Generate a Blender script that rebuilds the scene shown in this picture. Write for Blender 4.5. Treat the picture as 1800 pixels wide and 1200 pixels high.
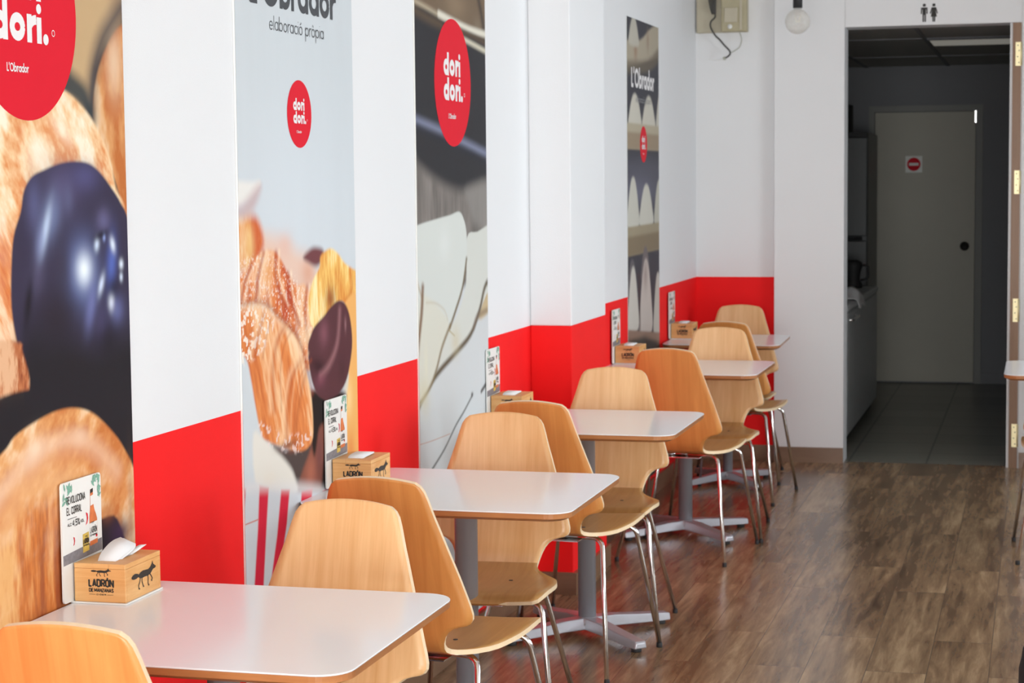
import bpy, bmesh, math, random
import numpy as np
from mathutils import Vector, Matrix

for o in list(bpy.data.objects):
    bpy.data.objects.remove(o, do_unlink=True)
S = bpy.context.scene
COL = S.collection

# ------------------------------------------------------------------ camera
F_PX = 3472.3
cam_d = bpy.data.cameras.new('camera')
cam_d.sensor_width = 36.0
cam_d.lens = F_PX / 1800 * 36.0
cam_d.clip_start = 0.05
cam_d.clip_end = 200
cam = bpy.data.objects.new('camera', cam_d)
COL.objects.link(cam)
yaw, pitch, roll = 0.261973, 0.0813567, -0.0097592
fw = Vector((-math.sin(yaw)*math.cos(pitch), math.cos(yaw)*math.cos(pitch), -math.sin(pitch)))
r0 = fw.cross(Vector((0, 0, 1))).normalized()
u0 = r0.cross(fw)
c_, s_ = math.cos(roll), math.sin(roll)
rr = c_*r0 + s_*u0
uu = -s_*r0 + c_*u0
CAM = Vector((1.8533, 0.0, 1.5639))
cam.matrix_world = Matrix(((rr.x, uu.x, -fw.x, CAM.x), (rr.y, uu.y, -fw.y, CAM.y), (rr.z, uu.z, -fw.z, CAM.z), (0, 0, 0, 1)))
cam_d.dof.use_dof = True
cam_d.dof.focus_distance = 4.2
cam_d.dof.aperture_fstop = 11.0
S.camera = cam

# ------------------------------------------------------------------ colour management, world, daylight
S.view_settings.view_transform = 'Standard'
S.view_settings.look = 'None'
S.view_settings.gamma = 1.0
S.view_settings.use_curve_mapping = False
S.view_settings.exposure = 0.05
world = bpy.data.worlds.new('overcast_sky')
S.world = world
world.use_nodes = True
bg = world.node_tree.nodes['Background']
bg.inputs[0].default_value = (0.88, 0.94, 1.0, 1)
bg.inputs[1].default_value = 2.0

X1 = 4.6          # right wall
Y0 = -2.6         # shop front
YB = 10.895       # back wall
ZC = 2.9          # ceiling
def window_light(name, loc, rot, sx, sy, power, col):
    l = bpy.data.lights.new(name, 'AREA')
    l.shape = 'RECTANGLE'; l.size = sx; l.size_y = sy
    l.energy = power; l.color = col
    o = bpy.data.objects.new(name, l); COL.objects.link(o)
    o.location = loc; o.rotation_euler = rot
    return o
# daylight entering through the shop front behind the camera and the windows of the right wall
window_light('daylight_shop_front', (2.3, Y0-0.25, 1.45), (math.pi/2, 0, 0), 4.2, 2.5, 275, (1.0, 0.965, 0.94))
for yy, pw_ in ((0.9, 22), (3.3, 26), (5.7, 42), (8.1, 86)):  # farthest lamp is added to lift the far corner
    window_light('daylight_side_window', (X1+0.3, yy, 1.65), (math.pi/2, 0, math.pi/2), 1.9, 1.7, pw_, (0.90, 0.95, 1.0))

# added lamps aimed upward to brighten ceiling and tabletops, standing in for pavement bounce
window_light('added_upfill_front', (2.3, Y0-0.3, 0.5), (math.radians(90+38), 0, 0), 4.2, 1.2, 190, (1.0, 0.97, 0.93))
window_light('added_upfill_side', (X1+0.35, 4.5, 1.0), (math.radians(90+38), 0, math.pi/2), 9.0, 0.8, 130, (1.0, 0.98, 0.95))

# ------------------------------------------------------------------ materials
def srgb(r, g, b):
    f = lambda c: (c/255/12.92) if c/255 <= 0.04045 else ((c/255+0.055)/1.055)**2.4
    return (f(r), f(g), f(b))
def new_mat(name):
    m = bpy.data.materials.new(name); m.use_nodes = True
    nt = m.node_tree
    return m, nt, nt.nodes['Principled BSDF']
def mat(name, col, rough=0.5, metal=0.0, noise=0.0, nscale=20.0, bump=0.0, bscale=200.0, spec=0.5, coat=0.0):
    m, nt, b = new_mat(name)
    b.inputs['Roughness'].default_value = rough
    b.inputs['Metallic'].default_value = metal
    b.inputs['Specular IOR Level'].default_value = spec
    if coat: b.inputs['Coat Weight'].default_value = coat
    tc = nt.nodes.new('ShaderNodeTexCoord')
    n = nt.nodes.new('ShaderNodeTexNoise'); n.inputs['Scale'].default_value = nscale; n.inputs['Detail'].default_value = 4
    nt.links.new(tc.outputs['Object'], n.inputs['Vector'])
    mx = nt.nodes.new('ShaderNodeMix'); mx.data_type = 'RGBA'
    k = max(noise, 0.01)
    mx.inputs[6].default_value = (col[0]*(1-k), col[1]*(1-k), col[2]*(1-k), 1)
    mx.inputs[7].default_value = (min(1, col[0]*(1+k)), min(1, col[1]*(1+k)), min(1, col[2]*(1+k)), 1)
    nt.links.new(n.outputs['Fac'], mx.inputs[0]); nt.links.new(mx.outputs[2], b.inputs['Base Color'])
    if bump:
        n2 = nt.nodes.new('ShaderNodeTexNoise'); n2.inputs['Scale'].default_value = bscale
        nt.links.new(tc.outputs['Object'], n2.inputs['Vector'])
        bp = nt.nodes.new('ShaderNodeBump'); bp.inputs['Strength'].default_value = bump; bp.inputs['Distance'].default_value = 0.002
        nt.links.new(n2.outputs['Fac'], bp.inputs['Height']); nt.links.new(bp.outputs['Normal'], b.inputs['Normal'])
    return m

def wood_mat(name, c1, c2, uv=True, axis=1, scale=(38, 2.2, 38), rough=0.35, rand=0.06, coat=0.15, seams=True):
    """fine straight grained wood; grain runs along uv v (or an object axis)"""
    m, nt, b = new_mat(name)
    N, L = nt.nodes, nt.links
    tc = N.new('ShaderNodeTexCoord')
    oi = N.new('ShaderNodeObjectInfo')
    add = N.new('ShaderNodeVectorMath'); add.operation = 'MULTIPLY_ADD'
    L.new(tc.outputs['UV' if uv else 'Object'], add.inputs[0]); add.inputs[1].default_value = (1, 1, 1)
    rv = N.new('ShaderNodeCombineXYZ'); mlt = N.new('ShaderNodeMath'); mlt.operation = 'MULTIPLY'; mlt.inputs[1].default_value = 17.0
    L.new(oi.outputs['Random'], mlt.inputs[0]); L.new(mlt.outputs[0], rv.inputs[0]); L.new(mlt.outputs[0], rv.inputs[2]); L.new(rv.outputs[0], add.inputs[2])
    mp = N.new('ShaderNodeMapping'); mp.inputs['Scale'].default_value = scale
    L.new(add.outputs[0], mp.inputs[0])
    n1 = N.new('ShaderNodeTexNoise'); n1.inputs['Scale'].default_value = 1.0; n1.inputs['Detail'].default_value = 6; n1.inputs['Roughness'].default_value = 0.6; n1.inputs['Distortion'].default_value = 0.6
    L.new(mp.outputs[0], n1.inputs['Vector'])
    mp2 = N.new('ShaderNodeMapping'); mp2.inputs['Scale'].default_value = (scale[0]*0.18, scale[1]*0.9, scale[2]*0.18)
    L.new(add.outputs[0], mp2.inputs[0])
    n2 = N.new('ShaderNodeTexNoise'); n2.inputs['Scale'].default_value = 1.0; n2.inputs['Detail'].default_value = 3
    L.new(mp2.outputs[0], n2.inputs['Vector'])
    av = N.new('ShaderNodeMath'); av.operation = 'MULTIPLY_ADD'; av.inputs[1].default_value = 0.55
    L.new(n1.outputs['Fac'], av.inputs[0])
    h = N.new('ShaderNodeMath'); h.operation = 'MULTIPLY'; h.inputs[1].default_value = 0.45
    L.new(n2.outputs['Fac'], h.inputs[0]); L.new(h.outputs[0], av.inputs[2])
    last = av.outputs[0]
    if seams:                                  # veneer strips of slightly different tone
        sx = N.new('ShaderNodeSeparateXYZ'); L.new(add.outputs[0], sx.inputs[0])
        wn = N.new('ShaderNodeTexWhiteNoise'); wn.noise_dimensions = '1D'
        sn = N.new('ShaderNodeMath'); sn.operation = 'SNAP'; sn.inputs[1].default_value = 0.16
        L.new(sx.outputs[0], sn.inputs[0]); L.new(sn.outputs[0], wn.inputs[1])
        ma = N.new('ShaderNodeMath'); ma.operation = 'MULTIPLY_ADD'; ma.inputs[1].default_value = 0.16
        L.new(wn.outputs[0], ma.inputs[0]); 
        sb = N.new('ShaderNodeMath'); sb.operation = 'SUBTRACT'; sb.inputs[1].default_value = 0.08; L.new(last, sb.inputs[0])
        L.new(sb.outputs[0], ma.inputs[2]); last = ma.outputs[0]
    cr = N.new('ShaderNodeValToRGB')
    cr.color_ramp.elements[0].position = 0.3; cr.color_ramp.elements[0].color = (*c1, 1)
    cr.color_ramp.elements[1].position = 0.7; cr.color_ramp.elements[1].color = (*c2, 1)
    L.new(last, cr.inputs[0])
    hs = N.new('ShaderNodeHueSaturation')
    vr = N.new('ShaderNodeMapRange'); vr.inputs[3].default_value = 1-rand; vr.inputs[4].default_value = 1+rand
    L.new(oi.outputs['Random'], vr.inputs[0]); L.new(vr.outputs[0], hs.inputs['Value']); L.new(cr.outputs[0], hs.inputs['Color'])
    L.new(hs.outputs[0], b.inputs['Base Color'])
    b.inputs['Roughness'].default_value = rough; b.inputs['Coat Weight'].default_value = coat; b.inputs['Coat Roughness'].default_value = 0.25
    bp = N.new('ShaderNodeBump'); bp.inputs['Strength'].default_value = 0.05; bp.inputs['Distance'].default_value = 0.001
    L.new(n1.outputs['Fac'], bp.inputs['Height']); L.new(bp.outputs[0], b.inputs['Normal'])
    return m

M = {}
M['white_wall'] = mat('white_wall_paint', (0.80, 0.81, 0.83), 0.6, noise=0.015, nscale=2, bump=0.25, bscale=260)
M['back_white'] = mat('white_back_wall_paint', (0.80, 0.80, 0.81), 0.55, noise=0.015, nscale=2, bump=0.25, bscale=220)
M['red'] = mat('red_wall_paint', (0.93, 0.016, 0.018), 0.6, noise=0.04, nscale=5, bump=0.2, bscale=240, spec=0.12)
M['base'] = wood_mat('brown_baseboard_wood', (0.19, 0.105, 0.06), (0.25, 0.145, 0.085), uv=False, scale=(6, 2, 40), seams=False)
M['ceiling'] = mat('ceiling_paint', (0.86, 0.86, 0.86), 0.8)
M['laminate'] = mat('white_table_laminate', (0.92, 0.935, 0.96), 0.16, noise=0.01, nscale=3, spec=0.2)
M['edge'] = wood_mat('table_edge_wood', (0.36, 0.13, 0.045), (0.52, 0.22, 0.08), uv=False, scale=(9, 9, 120), rough=0.3, seams=False)
M['steel'] = mat('silver_painted_steel', (0.46, 0.46, 0.50), 0.3, 0.45, noise=0.05, nscale=9)
M['dark_metal'] = mat('dark_steel', (0.06, 0.06, 0.065), 0.5, 0.4)
M['chrome'] = mat('chrome', (0.78, 0.77, 0.76), 0.12, 1.0)
M['rubber'] = mat('black_rubber', (0.02, 0.02, 0.022), 0.6)
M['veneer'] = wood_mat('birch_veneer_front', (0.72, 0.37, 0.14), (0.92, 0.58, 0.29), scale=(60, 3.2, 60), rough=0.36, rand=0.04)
M['veneer_rear_shaded'] = wood_mat('birch_veneer_rear_shaded', (0.60, 0.235, 0.055), (0.78, 0.36, 0.105), scale=(50, 3.0, 50), rough=0.33, rand=0.05)  # same birch, with the shade on the down-tilted backs put into the colour
M['veneer_seat'] = wood_mat('birch_veneer_seat', (0.46, 0.225, 0.072), (0.66, 0.375, 0.14), scale=(60, 3.2, 60), rough=0.28, rand=0.04)  # same birch, darkened in colour for the shade under the tables
M['ply_edge'] = mat('plywood_edge', (0.90, 0.70, 0.46), 0.4, noise=0.1, nscale=60)
M['pine'] = wood_mat('pine_box_wood', (0.66, 0.29, 0.08), (0.86, 0.52, 0.22), uv=False, scale=(6, 10, 90), rough=0.45, rand=0.03, seams=False)
M['ink'] = mat('black_ink', (0.02, 0.018, 0.016), 0.6)
M['grey_ink'] = mat('dark_grey_ink', (0.05, 0.055, 0.065), 0.6)
M['pale_ink'] = mat('pale_grey_ink', (0.35, 0.35, 0.36), 0.6)
M['white_ink'] = mat('white_print', (0.85, 0.83, 0.84), 0.5)
M['red_ink'] = mat('red_print', (0.72, 0.014, 0.032), 0.6, noise=0.02, spec=0.12)
M['paper'] = mat('white_paper', (0.88, 0.88, 0.89), 0.8, noise=0.02, nscale=40)
M['card'] = mat('white_card', (0.83, 0.83, 0.80), 0.45, noise=0.02)
M['green_ink'] = mat('leaf_green_print', (0.20, 0.42, 0.32), 0.5, noise=0.5, nscale=220)
M['amber_ink'] = mat('rose_amber_print', (0.70, 0.19, 0.06), 0.4, noise=0.3, nscale=60)
M['yellow_ink'] = mat('yellow_cider_print', (0.72, 0.50, 0.10), 0.4, noise=0.3, nscale=60)
M['stone_ink'] = mat('grey_stone_print', (0.22, 0.21, 0.23), 0.5, noise=0.4, nscale=120)
M['brass'] = mat('brass_hinge', (0.80, 0.70, 0.42), 0.4, 0.5, noise=0.06, nscale=60)
M['frame_wood'] = wood_mat('brown_door_frame_wood', (0.22, 0.11, 0.055), (0.31, 0.165, 0.085), uv=False, scale=(40, 20, 2), rough=0.5, seams=False)
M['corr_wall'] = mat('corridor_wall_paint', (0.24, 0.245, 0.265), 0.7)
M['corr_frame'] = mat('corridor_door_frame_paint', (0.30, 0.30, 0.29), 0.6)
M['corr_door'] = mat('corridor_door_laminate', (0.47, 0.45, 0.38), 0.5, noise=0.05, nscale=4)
M['yellowed'] = mat('yellowed_plastic', (0.50, 0.45, 0.34), 0.5, noise=0.12, nscale=14)
M['yellowed2'] = mat('yellowed_plastic_dark', (0.42, 0.37, 0.24), 0.5, noise=0.18, nscale=20)
M['cable'] = mat('dark_cable', (0.06, 0.055, 0.05), 0.5)
M['pale_cable'] = mat('pale_cable', (0.42, 0.43, 0.36), 0.5)
M['black_cloth'] = mat('black_cloth', (0.018, 0.018, 0.02), 0.9, noise=0.4, nscale=60, bump=0.6, bscale=300)
M['fridge'] = mat('grey_fridge_enamel', (0.08, 0.085, 0.09), 0.4)
M['freezer'] = mat('white_freezer_enamel', (0.60, 0.63, 0.64), 0.35)
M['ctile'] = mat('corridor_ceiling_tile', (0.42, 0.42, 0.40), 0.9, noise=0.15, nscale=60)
M['lightpanel'] = mat('frosted_light_panel', (0.9, 0.88, 0.80), 0.3)
_b = M['lightpanel'].node_tree.nodes['Principled BSDF']; _b.inputs['Emission Color'].default_value = (1, .96, .84, 1); _b.inputs['Emission Strength'].default_value = 0.13  # faint glow added to the unlit panel, in place of reflected doorway light

def floor_mat():
    m, nt, b = new_mat('brown_laminate_planks')
    N, L = nt.nodes, nt.links
    tc = N.new('ShaderNodeTexCoord')
    mp = N.new('ShaderNodeMapping'); mp.inputs['Rotation'].default_value = (0, 0, math.pi/2)
    L.new(tc.outputs['Object'], mp.inputs[0])
    br = N.new('ShaderNodeTexBrick'); br.inputs['Scale'].default_value = 1.0
    br.offset = 0.37; br.offset_frequency = 2
    br.inputs['Brick Width'].default_value = 1.25; br.inputs['Row Height'].default_value = 0.19
    br.inputs['Mortar Size'].default_value = 0.0012; br.inputs['Mortar Smooth'].default_value = 0.3
    br.inputs['Color1'].default_value = (0.0, 0, 0, 1); br.inputs['Color2'].default_value = (1, 1, 1, 1); br.inputs['Mortar'].default_value = (0, 0, 0, 1)
    L.new(mp.outputs[0], br.inputs['Vector'])
    g = N.new('ShaderNodeMapping'); g.inputs['Scale'].default_value = (34, 3.0, 1)
    L.new(tc.outputs['Object'], g.inputs[0])
    off = N.new('ShaderNodeVectorMath'); off.operation = 'MULTIPLY_ADD'; off.inputs[1].default_value = (9, 9, 9)
    L.new(br.outputs['Color'], off.inputs[0]); L.new(g.outputs[0], off.inputs[2])
    n1 = N.new('ShaderNodeTexNoise'); n1.inputs['Scale'].default_value = 1.0; n1.inputs['Detail'].default_value = 8; n1.inputs['Roughness'].default_value = 0.65; n1.inputs['Distortion'].default_value = 0.35
    L.new(off.outputs[0], n1.inputs['Vector'])
    g2 = N.new('ShaderNodeMapping'); g2.inputs['Scale'].default_value = (7, 0.9, 1); L.new(tc.outputs['Object'], g2.inputs[0])
    off2 = N.new('ShaderNodeVectorMath'); off2.operation = 'MULTIPLY_ADD'; off2.inputs[1].default_value = (5, 5, 5)
    L.new(br.outputs['Color'], off2.inputs[0]); L.new(g2.outputs[0], off2.inputs[2])
    n2 = N.new('ShaderNodeTexNoise'); n2.inputs['Scale'].default_value = 1.0; n2.inputs['Detail'].default_value = 5; n2.inputs['Distortion'].default_value = 0.3
    L.new(off2.outputs[0], n2.inputs['Vector'])
    mx = N.new('ShaderNodeMath'); mx.operation = 'MULTIPLY_ADD'; mx.inputs[1].default_value = 0.5
    hh = N.new('ShaderNodeMath'); hh.operation = 'MULTIPLY'; hh.inputs[1].default_value = 0.5
    L.new(n1.outputs['Fac'], mx.inputs[0]); L.new(n2.outputs['Fac'], hh.inputs[0]); L.new(hh.outputs[0], mx.inputs[2])
    cr = N.new('ShaderNodeValToRGB'); e = cr.color_ramp.elements
    e[0].position = 0.34; e[0].color = (0.075, 0.042, 0.024, 1)
    e[1].position = 0.66; e[1].color = (0.50, 0.35, 0.20, 1)
    k = e.new(0.44); k.color = (0.19, 0.115, 0.062, 1)
    k = e.new(0.54); k.color = (0.31, 0.20, 0.11, 1)
    L.new(mx.outputs[0], cr.inputs[0])
    pl = N.new('ShaderNodeMix'); pl.data_type = 'RGBA'; pl.blend_type = 'MULTIPLY'; pl.inputs[0].default_value = 1.0
    tone = N.new('ShaderNodeMapRange'); tone.inputs[3].default_value = 0.9; tone.inputs[4].default_value = 1.1
    L.new(br.outputs['Color'], tone.inputs[0]); L.new(cr.outputs[0], pl.inputs[6]); L.new(tone.outputs[0], pl.inputs[7])
    mo = N.new('ShaderNodeMix'); mo.data_type = 'RGBA'; mo.inputs[7].default_value = (0.09, 0.055, 0.035, 1)
    L.new(br.outputs['Fac'], mo.inputs[0]); L.new(pl.outputs[2], mo.inputs[6]); L.new(mo.outputs[2], b.inputs['Base Color'])
    rr_ = N.new('ShaderNodeMapRange'); rr_.inputs[3].default_value = 0.17; rr_.inputs[4].default_value = 0.31
    L.new(n1.outputs['Fac'], rr_.inputs[0]); L.new(rr_.outputs[0], b.inputs['Roughness'])
    b.inputs['Specular IOR Level'].default_value = 0.5
    bp = N.new('ShaderNodeBump'); bp.inputs['Strength'].default_value = 0.12; bp.inputs['Distance'].default_value = 0.001
    L.new(n1.outputs['Fac'], bp.inputs['Height']); L.new(bp.outputs[0], b.inputs['Normal'])
    return m
M['floor'] = floor_mat()

def tile_mat():
    m, nt, b = new_mat('corridor_floor_tiles')
    N, L = nt.nodes, nt.links
    tc = N.new('ShaderNodeTexCoord')
    br = N.new('ShaderNodeTexBrick'); br.offset = 0.0; br.inputs['Scale'].default_value = 1.0
    br.inputs['Brick Width'].default_value = 0.42; br.inputs['Row Height'].default_value = 0.42; br.inputs['Mortar Size'].default_value = 0.006
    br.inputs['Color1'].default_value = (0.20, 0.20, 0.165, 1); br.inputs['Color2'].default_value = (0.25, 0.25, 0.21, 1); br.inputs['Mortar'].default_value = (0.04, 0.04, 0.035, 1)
    L.new(tc.outputs['Object'], br.inputs['Vector']); L.new(br.outputs['Color'], b.inputs['Base Color'])
    b.inputs['Roughness'].default_value = 0.3
    return m
M['tile'] = tile_mat()

def glass_mat():
    m, nt, b = new_mat('thin_clear_glass')
    N, L = nt.nodes, nt.links
    out = N['Material Output'] if 'Material Output' in N else [n for n in N if n.type == 'OUTPUT_MATERIAL'][0]
    tr = N.new('ShaderNodeBsdfTransparent'); tr.inputs[0].default_value = (0.93, 0.95, 0.95, 1)
    gl = N.new('ShaderNodeBsdfGlossy'); gl.inputs['Roughness'].default_value = 0.05
    fr = N.new('ShaderNodeFresnel'); fr.inputs[0].default_value = 1.5
    mx = N.new('ShaderNodeMixShader'); L.new(fr.outputs[0], mx.inputs[0]); L.new(tr.outputs[0], mx.inputs[1]); L.new(gl.outputs[0], mx.inputs[2])
    L.new(mx.outputs[0], out.inputs[0])
    return m
M['glass'] = glass_mat()
def bulb_mat():
    m, nt, b = new_mat('milky_bulb_glass')
    N, L = nt.nodes, nt.links
    b.inputs['Base Color'].default_value = (0.85, 0.83, 0.80, 1); b.inputs['Roughness'].default_value = 0.08
    out = [n for n in N if n.type == 'OUTPUT_MATERIAL'][0]
    tr = N.new('ShaderNodeBsdfTransparent'); tr.inputs[0].default_value = (0.95, 0.94, 0.92, 1)
    lw = N.new('ShaderNodeLayerWeight'); lw.inputs[0].default_value = 0.35
    mr = N.new('ShaderNodeMapRange'); mr.inputs[3].default_value = 0.25; mr.inputs[4].default_value = 0.85
    L.new(lw.outputs['Facing'], mr.inputs[0])
    mx = N.new('ShaderNodeMixShader'); L.new(mr.outputs[0], mx.inputs[0]); L.new(tr.outputs[0], mx.inputs[1]); L.new(b.outputs[0], mx.inputs[2])
    L.new(mx.outputs[0], out.inputs[0])
    return m
M['bulb'] = bulb_mat()
def print_mat():
    m, nt, b = new_mat('printed_poster_surface')
    N, L = nt.nodes, nt.links
    at = N.new('ShaderNodeAttribute'); at.attribute_name = 'print'
    L.new(at.outputs['Color'], b.inputs['Base Color'])
    b.inputs['Roughness'].default_value = 0.55; b.inputs['Specular IOR Level'].default_value = 0.12
    tc = N.new('ShaderNodeTexCoord'); n = N.new('ShaderNodeTexNoise'); n.inputs['Scale'].default_value = 500
    L.new(tc.outputs['Object'], n.inputs['Vector'])
    bp = N.new('ShaderNodeBump'); bp.inputs['Strength'].default_value = 0.15; bp.inputs['Distance'].default_value = 0.001
    L.new(n.outputs['Fac'], bp.inputs['Height']); L.new(bp.outputs[0], b.inputs['Normal'])
    return m
M['print'] = print_mat()

# ------------------------------------------------------------------ mesh helpers
def link(name, me, parent=None):
    o = bpy.data.objects.new(name, me); COL.objects.link(o)
    if parent is not None: o.parent = parent
    return o
def tag(o, label=None, cat=None, group=None, kind=None):
    if label: o['label'] = label
    if cat: o['category'] = cat
    if group: o['group'] = group
    if kind: o['kind'] = kind
    return o
def empty(name, loc, rz=0.0):
    o = bpy.data.objects.new(name, None); COL.objects.link(o)
    o.location = loc; o.rotation_euler = (0, 0, rz); o.empty_display_size = 0.1
    return o
def copy_tree(o, parent=None):
    c = o.copy(); COL.objects.link(c); c.parent = parent
    for ch in [k for k in bpy.data.objects if k.parent == o]:
        copy_tree(ch, c)
    return c
class MB:
    """collects shapes and links them as ONE mesh object"""
    def __init__(s): s.v = []; s.f = []; s.mi = []; s.smooth = []
    def add(s, vs, fs, mi=0, smooth=False):
        b = len(s.v); s.v += [tuple(p) for p in vs]
        for f in fs: s.f.append([b+i for i in f]); s.mi.append(mi); s.smooth.append(smooth)
        return s
    def box(s, x0, x1, y0, y1, z0, z1, mi=0):
        vs = [(x0,y0,z0),(x1,y0,z0),(x1,y1,z0),(x0,y1,z0),(x0,y0,z1),(x1,y0,z1),(x1,y1,z1),(x0,y1,z1)]
        return s.add(vs, [(3,2,1,0),(4,5,6,7),(0,1,5,4),(1,2,6,5),(2,3,7,6),(3,0,4,7)], mi)
    def lathe(s, prof, c=(0,0,0), n=24, mi=0, smooth=True):
        vs = []; fs = []
        for r, z in prof:
            for k in range(n):
                a = 2*math.pi*k/n; vs.append((c[0]+r*math.cos(a), c[1]+r*math.sin(a), c[2]+z))
        for i in range(len(prof)-1):
            for k in range(n):
                fs.append((i*n+k, i*n+(k+1) % n, (i+1)*n+(k+1) % n, (i+1)*n+k))
        s.add(vs, fs, mi, smooth)
        b = len(s.v)-len(vs)
        s.f.append([b+k for k in range(n)][::-1]); s.mi.append(mi); s.smooth.append(False)
        s.f.append([b+(len(prof)-1)*n+k for k in range(n)]); s.mi.append(mi); s.smooth.append(False)
        return s
    def tube(s, pts, r, n=10, mi=0, caps=True):
        pts = [Vector(p) for p in pts]
        rs = r if isinstance(r, (list, tuple)) else [r]*len(pts)
        vs = []; fs = []
        t0 = (pts[1]-pts[0]).normalized()
        up = Vector((0, 0, 1)) if abs(t0.z) < 0.9 else Vector((1, 0, 0))
        nrm = t0.cross(up).normalized()
        for i, p in enumerate(pts):
            if i == 0: t = (pts[1]-pts[0])
            elif i == len(pts)-1: t = (pts[-1]-pts[-2])
            else: t = (pts[i+1]-pts[i]).normalized() + (pts[i]-pts[i-1]).normalized()
            t.normalize()
            nrm = (nrm - t*nrm.dot(t)).normalized(); bn = t.cross(nrm)
            for k in range(n):
                a = 2*math.pi*k/n; vs.append(p + rs[i]*(math.cos(a)*nrm + math.sin(a)*bn))
        for i in range(len(pts)-1):
            for k in range(n): fs.append((i*n+k, i*n+(k+1) % n, (i+1)*n+(k+1) % n, (i+1)*n+k))
        s.add(vs, fs, mi, True)
        if caps:
            b = len(s.v)-len(vs)
            s.f.append([b+k for k in range(n)][::-1]); s.mi.append(mi); s.smooth.append(False)
            s.f.append([b+(len(pts)-1)*n+k for k in range(n)]); s.mi.append(mi); s.smooth.append(False)
        return s
    def prism(s, poly, h0, h1, mi=0, mi_side=None, plane='z'):
        """poly of 2D points extruded along an axis (plane 'z': xy poly; 'x': yz poly; 'y': xz poly)"""
        n = len(poly); P3 = {'z': lambda a, b, h: (a, b, h), 'x': lambda a, b, h: (h, a, b), 'y': lambda a, b, h: (a, h, b)}[plane]
        vs = [P3(a, b, h0) for a, b in poly] + [P3(a, b, h1) for a, b in poly]
        s.add(vs, [list(range(n))[::-1], list(range(n, 2*n))], mi)
        b = len(s.v)-2*n
        for k in range(n):
            s.f.append([b+k, b+(k+1) % n, b+n+(k+1) % n, b+n+k]); s.mi.append(mi if mi_side is None else mi_side); s.smooth.append(False)
        return s
    def build(s, name, mats, parent=None, loc=None, bevel=0.0, segs=2, recalc=True, solid=0.0, sub=0):
        me = bpy.data.meshes.new(name)
        me.from_pydata(s.v, [], s.f); me.update()
        if not isinstance(mats, (list, tuple)): mats = [mats]
        for m in mats: me.materials.append(m)
        me.polygons.foreach_set('material_index', s.mi); me.polygons.foreach_set('use_smooth', s.smooth)
        if recalc:
            bm = bmesh.new(); bm.from_mesh(me); bmesh.ops.recalc_face_normals(bm, faces=bm.faces); bm.to_mesh(me); bm.free()
        o = link(name, me, parent)
        if loc: o.location = loc
        if solid:
            md = o.modifiers.new('solid', 'SOLIDIFY'); md.thickness = solid; md.offset = 0
        if bevel:
            md = o.modifiers.new('bevel', 'BEVEL'); md.width = bevel; md.segments = segs; md.limit_method = 'ANGLE'; md.angle_limit = math.radians(40)
        if sub:
            md = o.modifiers.new('sub', 'SUBSURF'); md.levels = sub; md.render_levels = sub
        return o
def catmull(pts, n=6, closed=False):
    pts = [tuple(p) for p in pts]; out = []
    m = len(pts); rng = range(m) if closed else range(m-1)
    for i in rng:
        if closed: p0, p1, p2, p3 = pts[(i-1) % m], pts[i], pts[(i+1) % m], pts[(i+2) % m]
        else: p0, p1, p2, p3 = pts[max(i-1, 0)], pts[i], pts[i+1], pts[min(i+2, m-1)]
        for k in range(n):
            t = k/n
            out.append(tuple(0.5*((2*b)+(-a+c)*t+(2*a-5*b+4*c-d)*t*t+(-a+3*b-3*c+d)*t**3) for a, b, c, d in zip(p0, p1, p2, p3)))
    if not closed: out.append(pts[-1])
    return out
def fillet(pts, r, n=6):
    """polyline with rounded inner corners"""
    pts = [Vector(p) for p in pts]; out = [pts[0]]
    for i in range(1, len(pts)-1):
        a = (pts[i-1]-pts[i]); b = (pts[i+1]-pts[i])
        d = min(r, a.length*0.49, b.length*0.49)
        p, q = pts[i]+a.normalized()*d, pts[i]+b.normalized()*d
        for k in range(n+1):
            t = k/n; out.append((1-t)**2*p + 2*t*(1-t)*pts[i] + t*t*q)
    out.append(pts[-1]); return out

# ------------------------------------------------------------------ flat lettering
def arc(cx, cy, rx, ry, a0, a1, n=10):
    return [(cx+rx*math.cos(math.radians(a0+(a1-a0)*k/n)), cy+ry*math.sin(math.radians(a0+(a1-a0)*k/n))) for k in range(n+1)]
def strokes_geo(ch, xh, t, W=None):
    """geometric sans in units of ascender height 1; returns (advance, strokes)"""
    h = t/2; W = W or xh; r = xh/2-h; q = W/2-h; rw = W*0.62
    ring = arc(W/2, xh/2, q, r, 0, 360, 22)
    D = {
     'd': (W, [ring, [(W-h, 0), (W-h, 1)]]), 'b': (W, [ring, [(h, 0), (h, 1)]]), 'a': (W, [ring, [(W-h, 0), (W-h, xh)]]),
     'o': (W, [ring]), 'p': (W, [ring, [(h, -0.38), (h, xh)]]),
     'r': (rw, [[(h, 0), (h, xh)], [(h*1.1, xh*0.60), (h+(rw-h)*.35, xh-h*1.45), (h+(rw-h)*.7, xh-h*1.05), (rw, xh-h)]]),
     'i': (t, [[(h, 0), (h, xh-t*.2)]]), '.': (t*1.15, []),
     'l': (t, [[(h, 0), (h, 1)]]), 'L': (W*0.72, [[(h, 0.94), (h, h), (W*0.72, h)]]), "'": (t*1.1, [[(h*1.3, 0.98), (h*0.8, 0.68)]]),
     'O': (0.98, [arc(0.49, 0.47, 0.49-h, 0.47-h, 0, 360, 26)]),
     'e': (W, [arc(W/2, xh/2, q, r, 0, 320, 18), [(h, xh/2), (W-h, xh/2)]]),
     'c': (W*0.85, [arc(W/2, xh/2, q, r, 45, 315, 14)]),
     'ó': (W, [ring, [(W*0.42, xh+0.10), (W*0.66, xh+0.27)]]), 'ò': (W, [ring, [(W*0.58, xh+0.10), (W*0.34, xh+0.27)]]),
     ' ': (0.28, []),
    }
    return D[ch]
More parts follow.
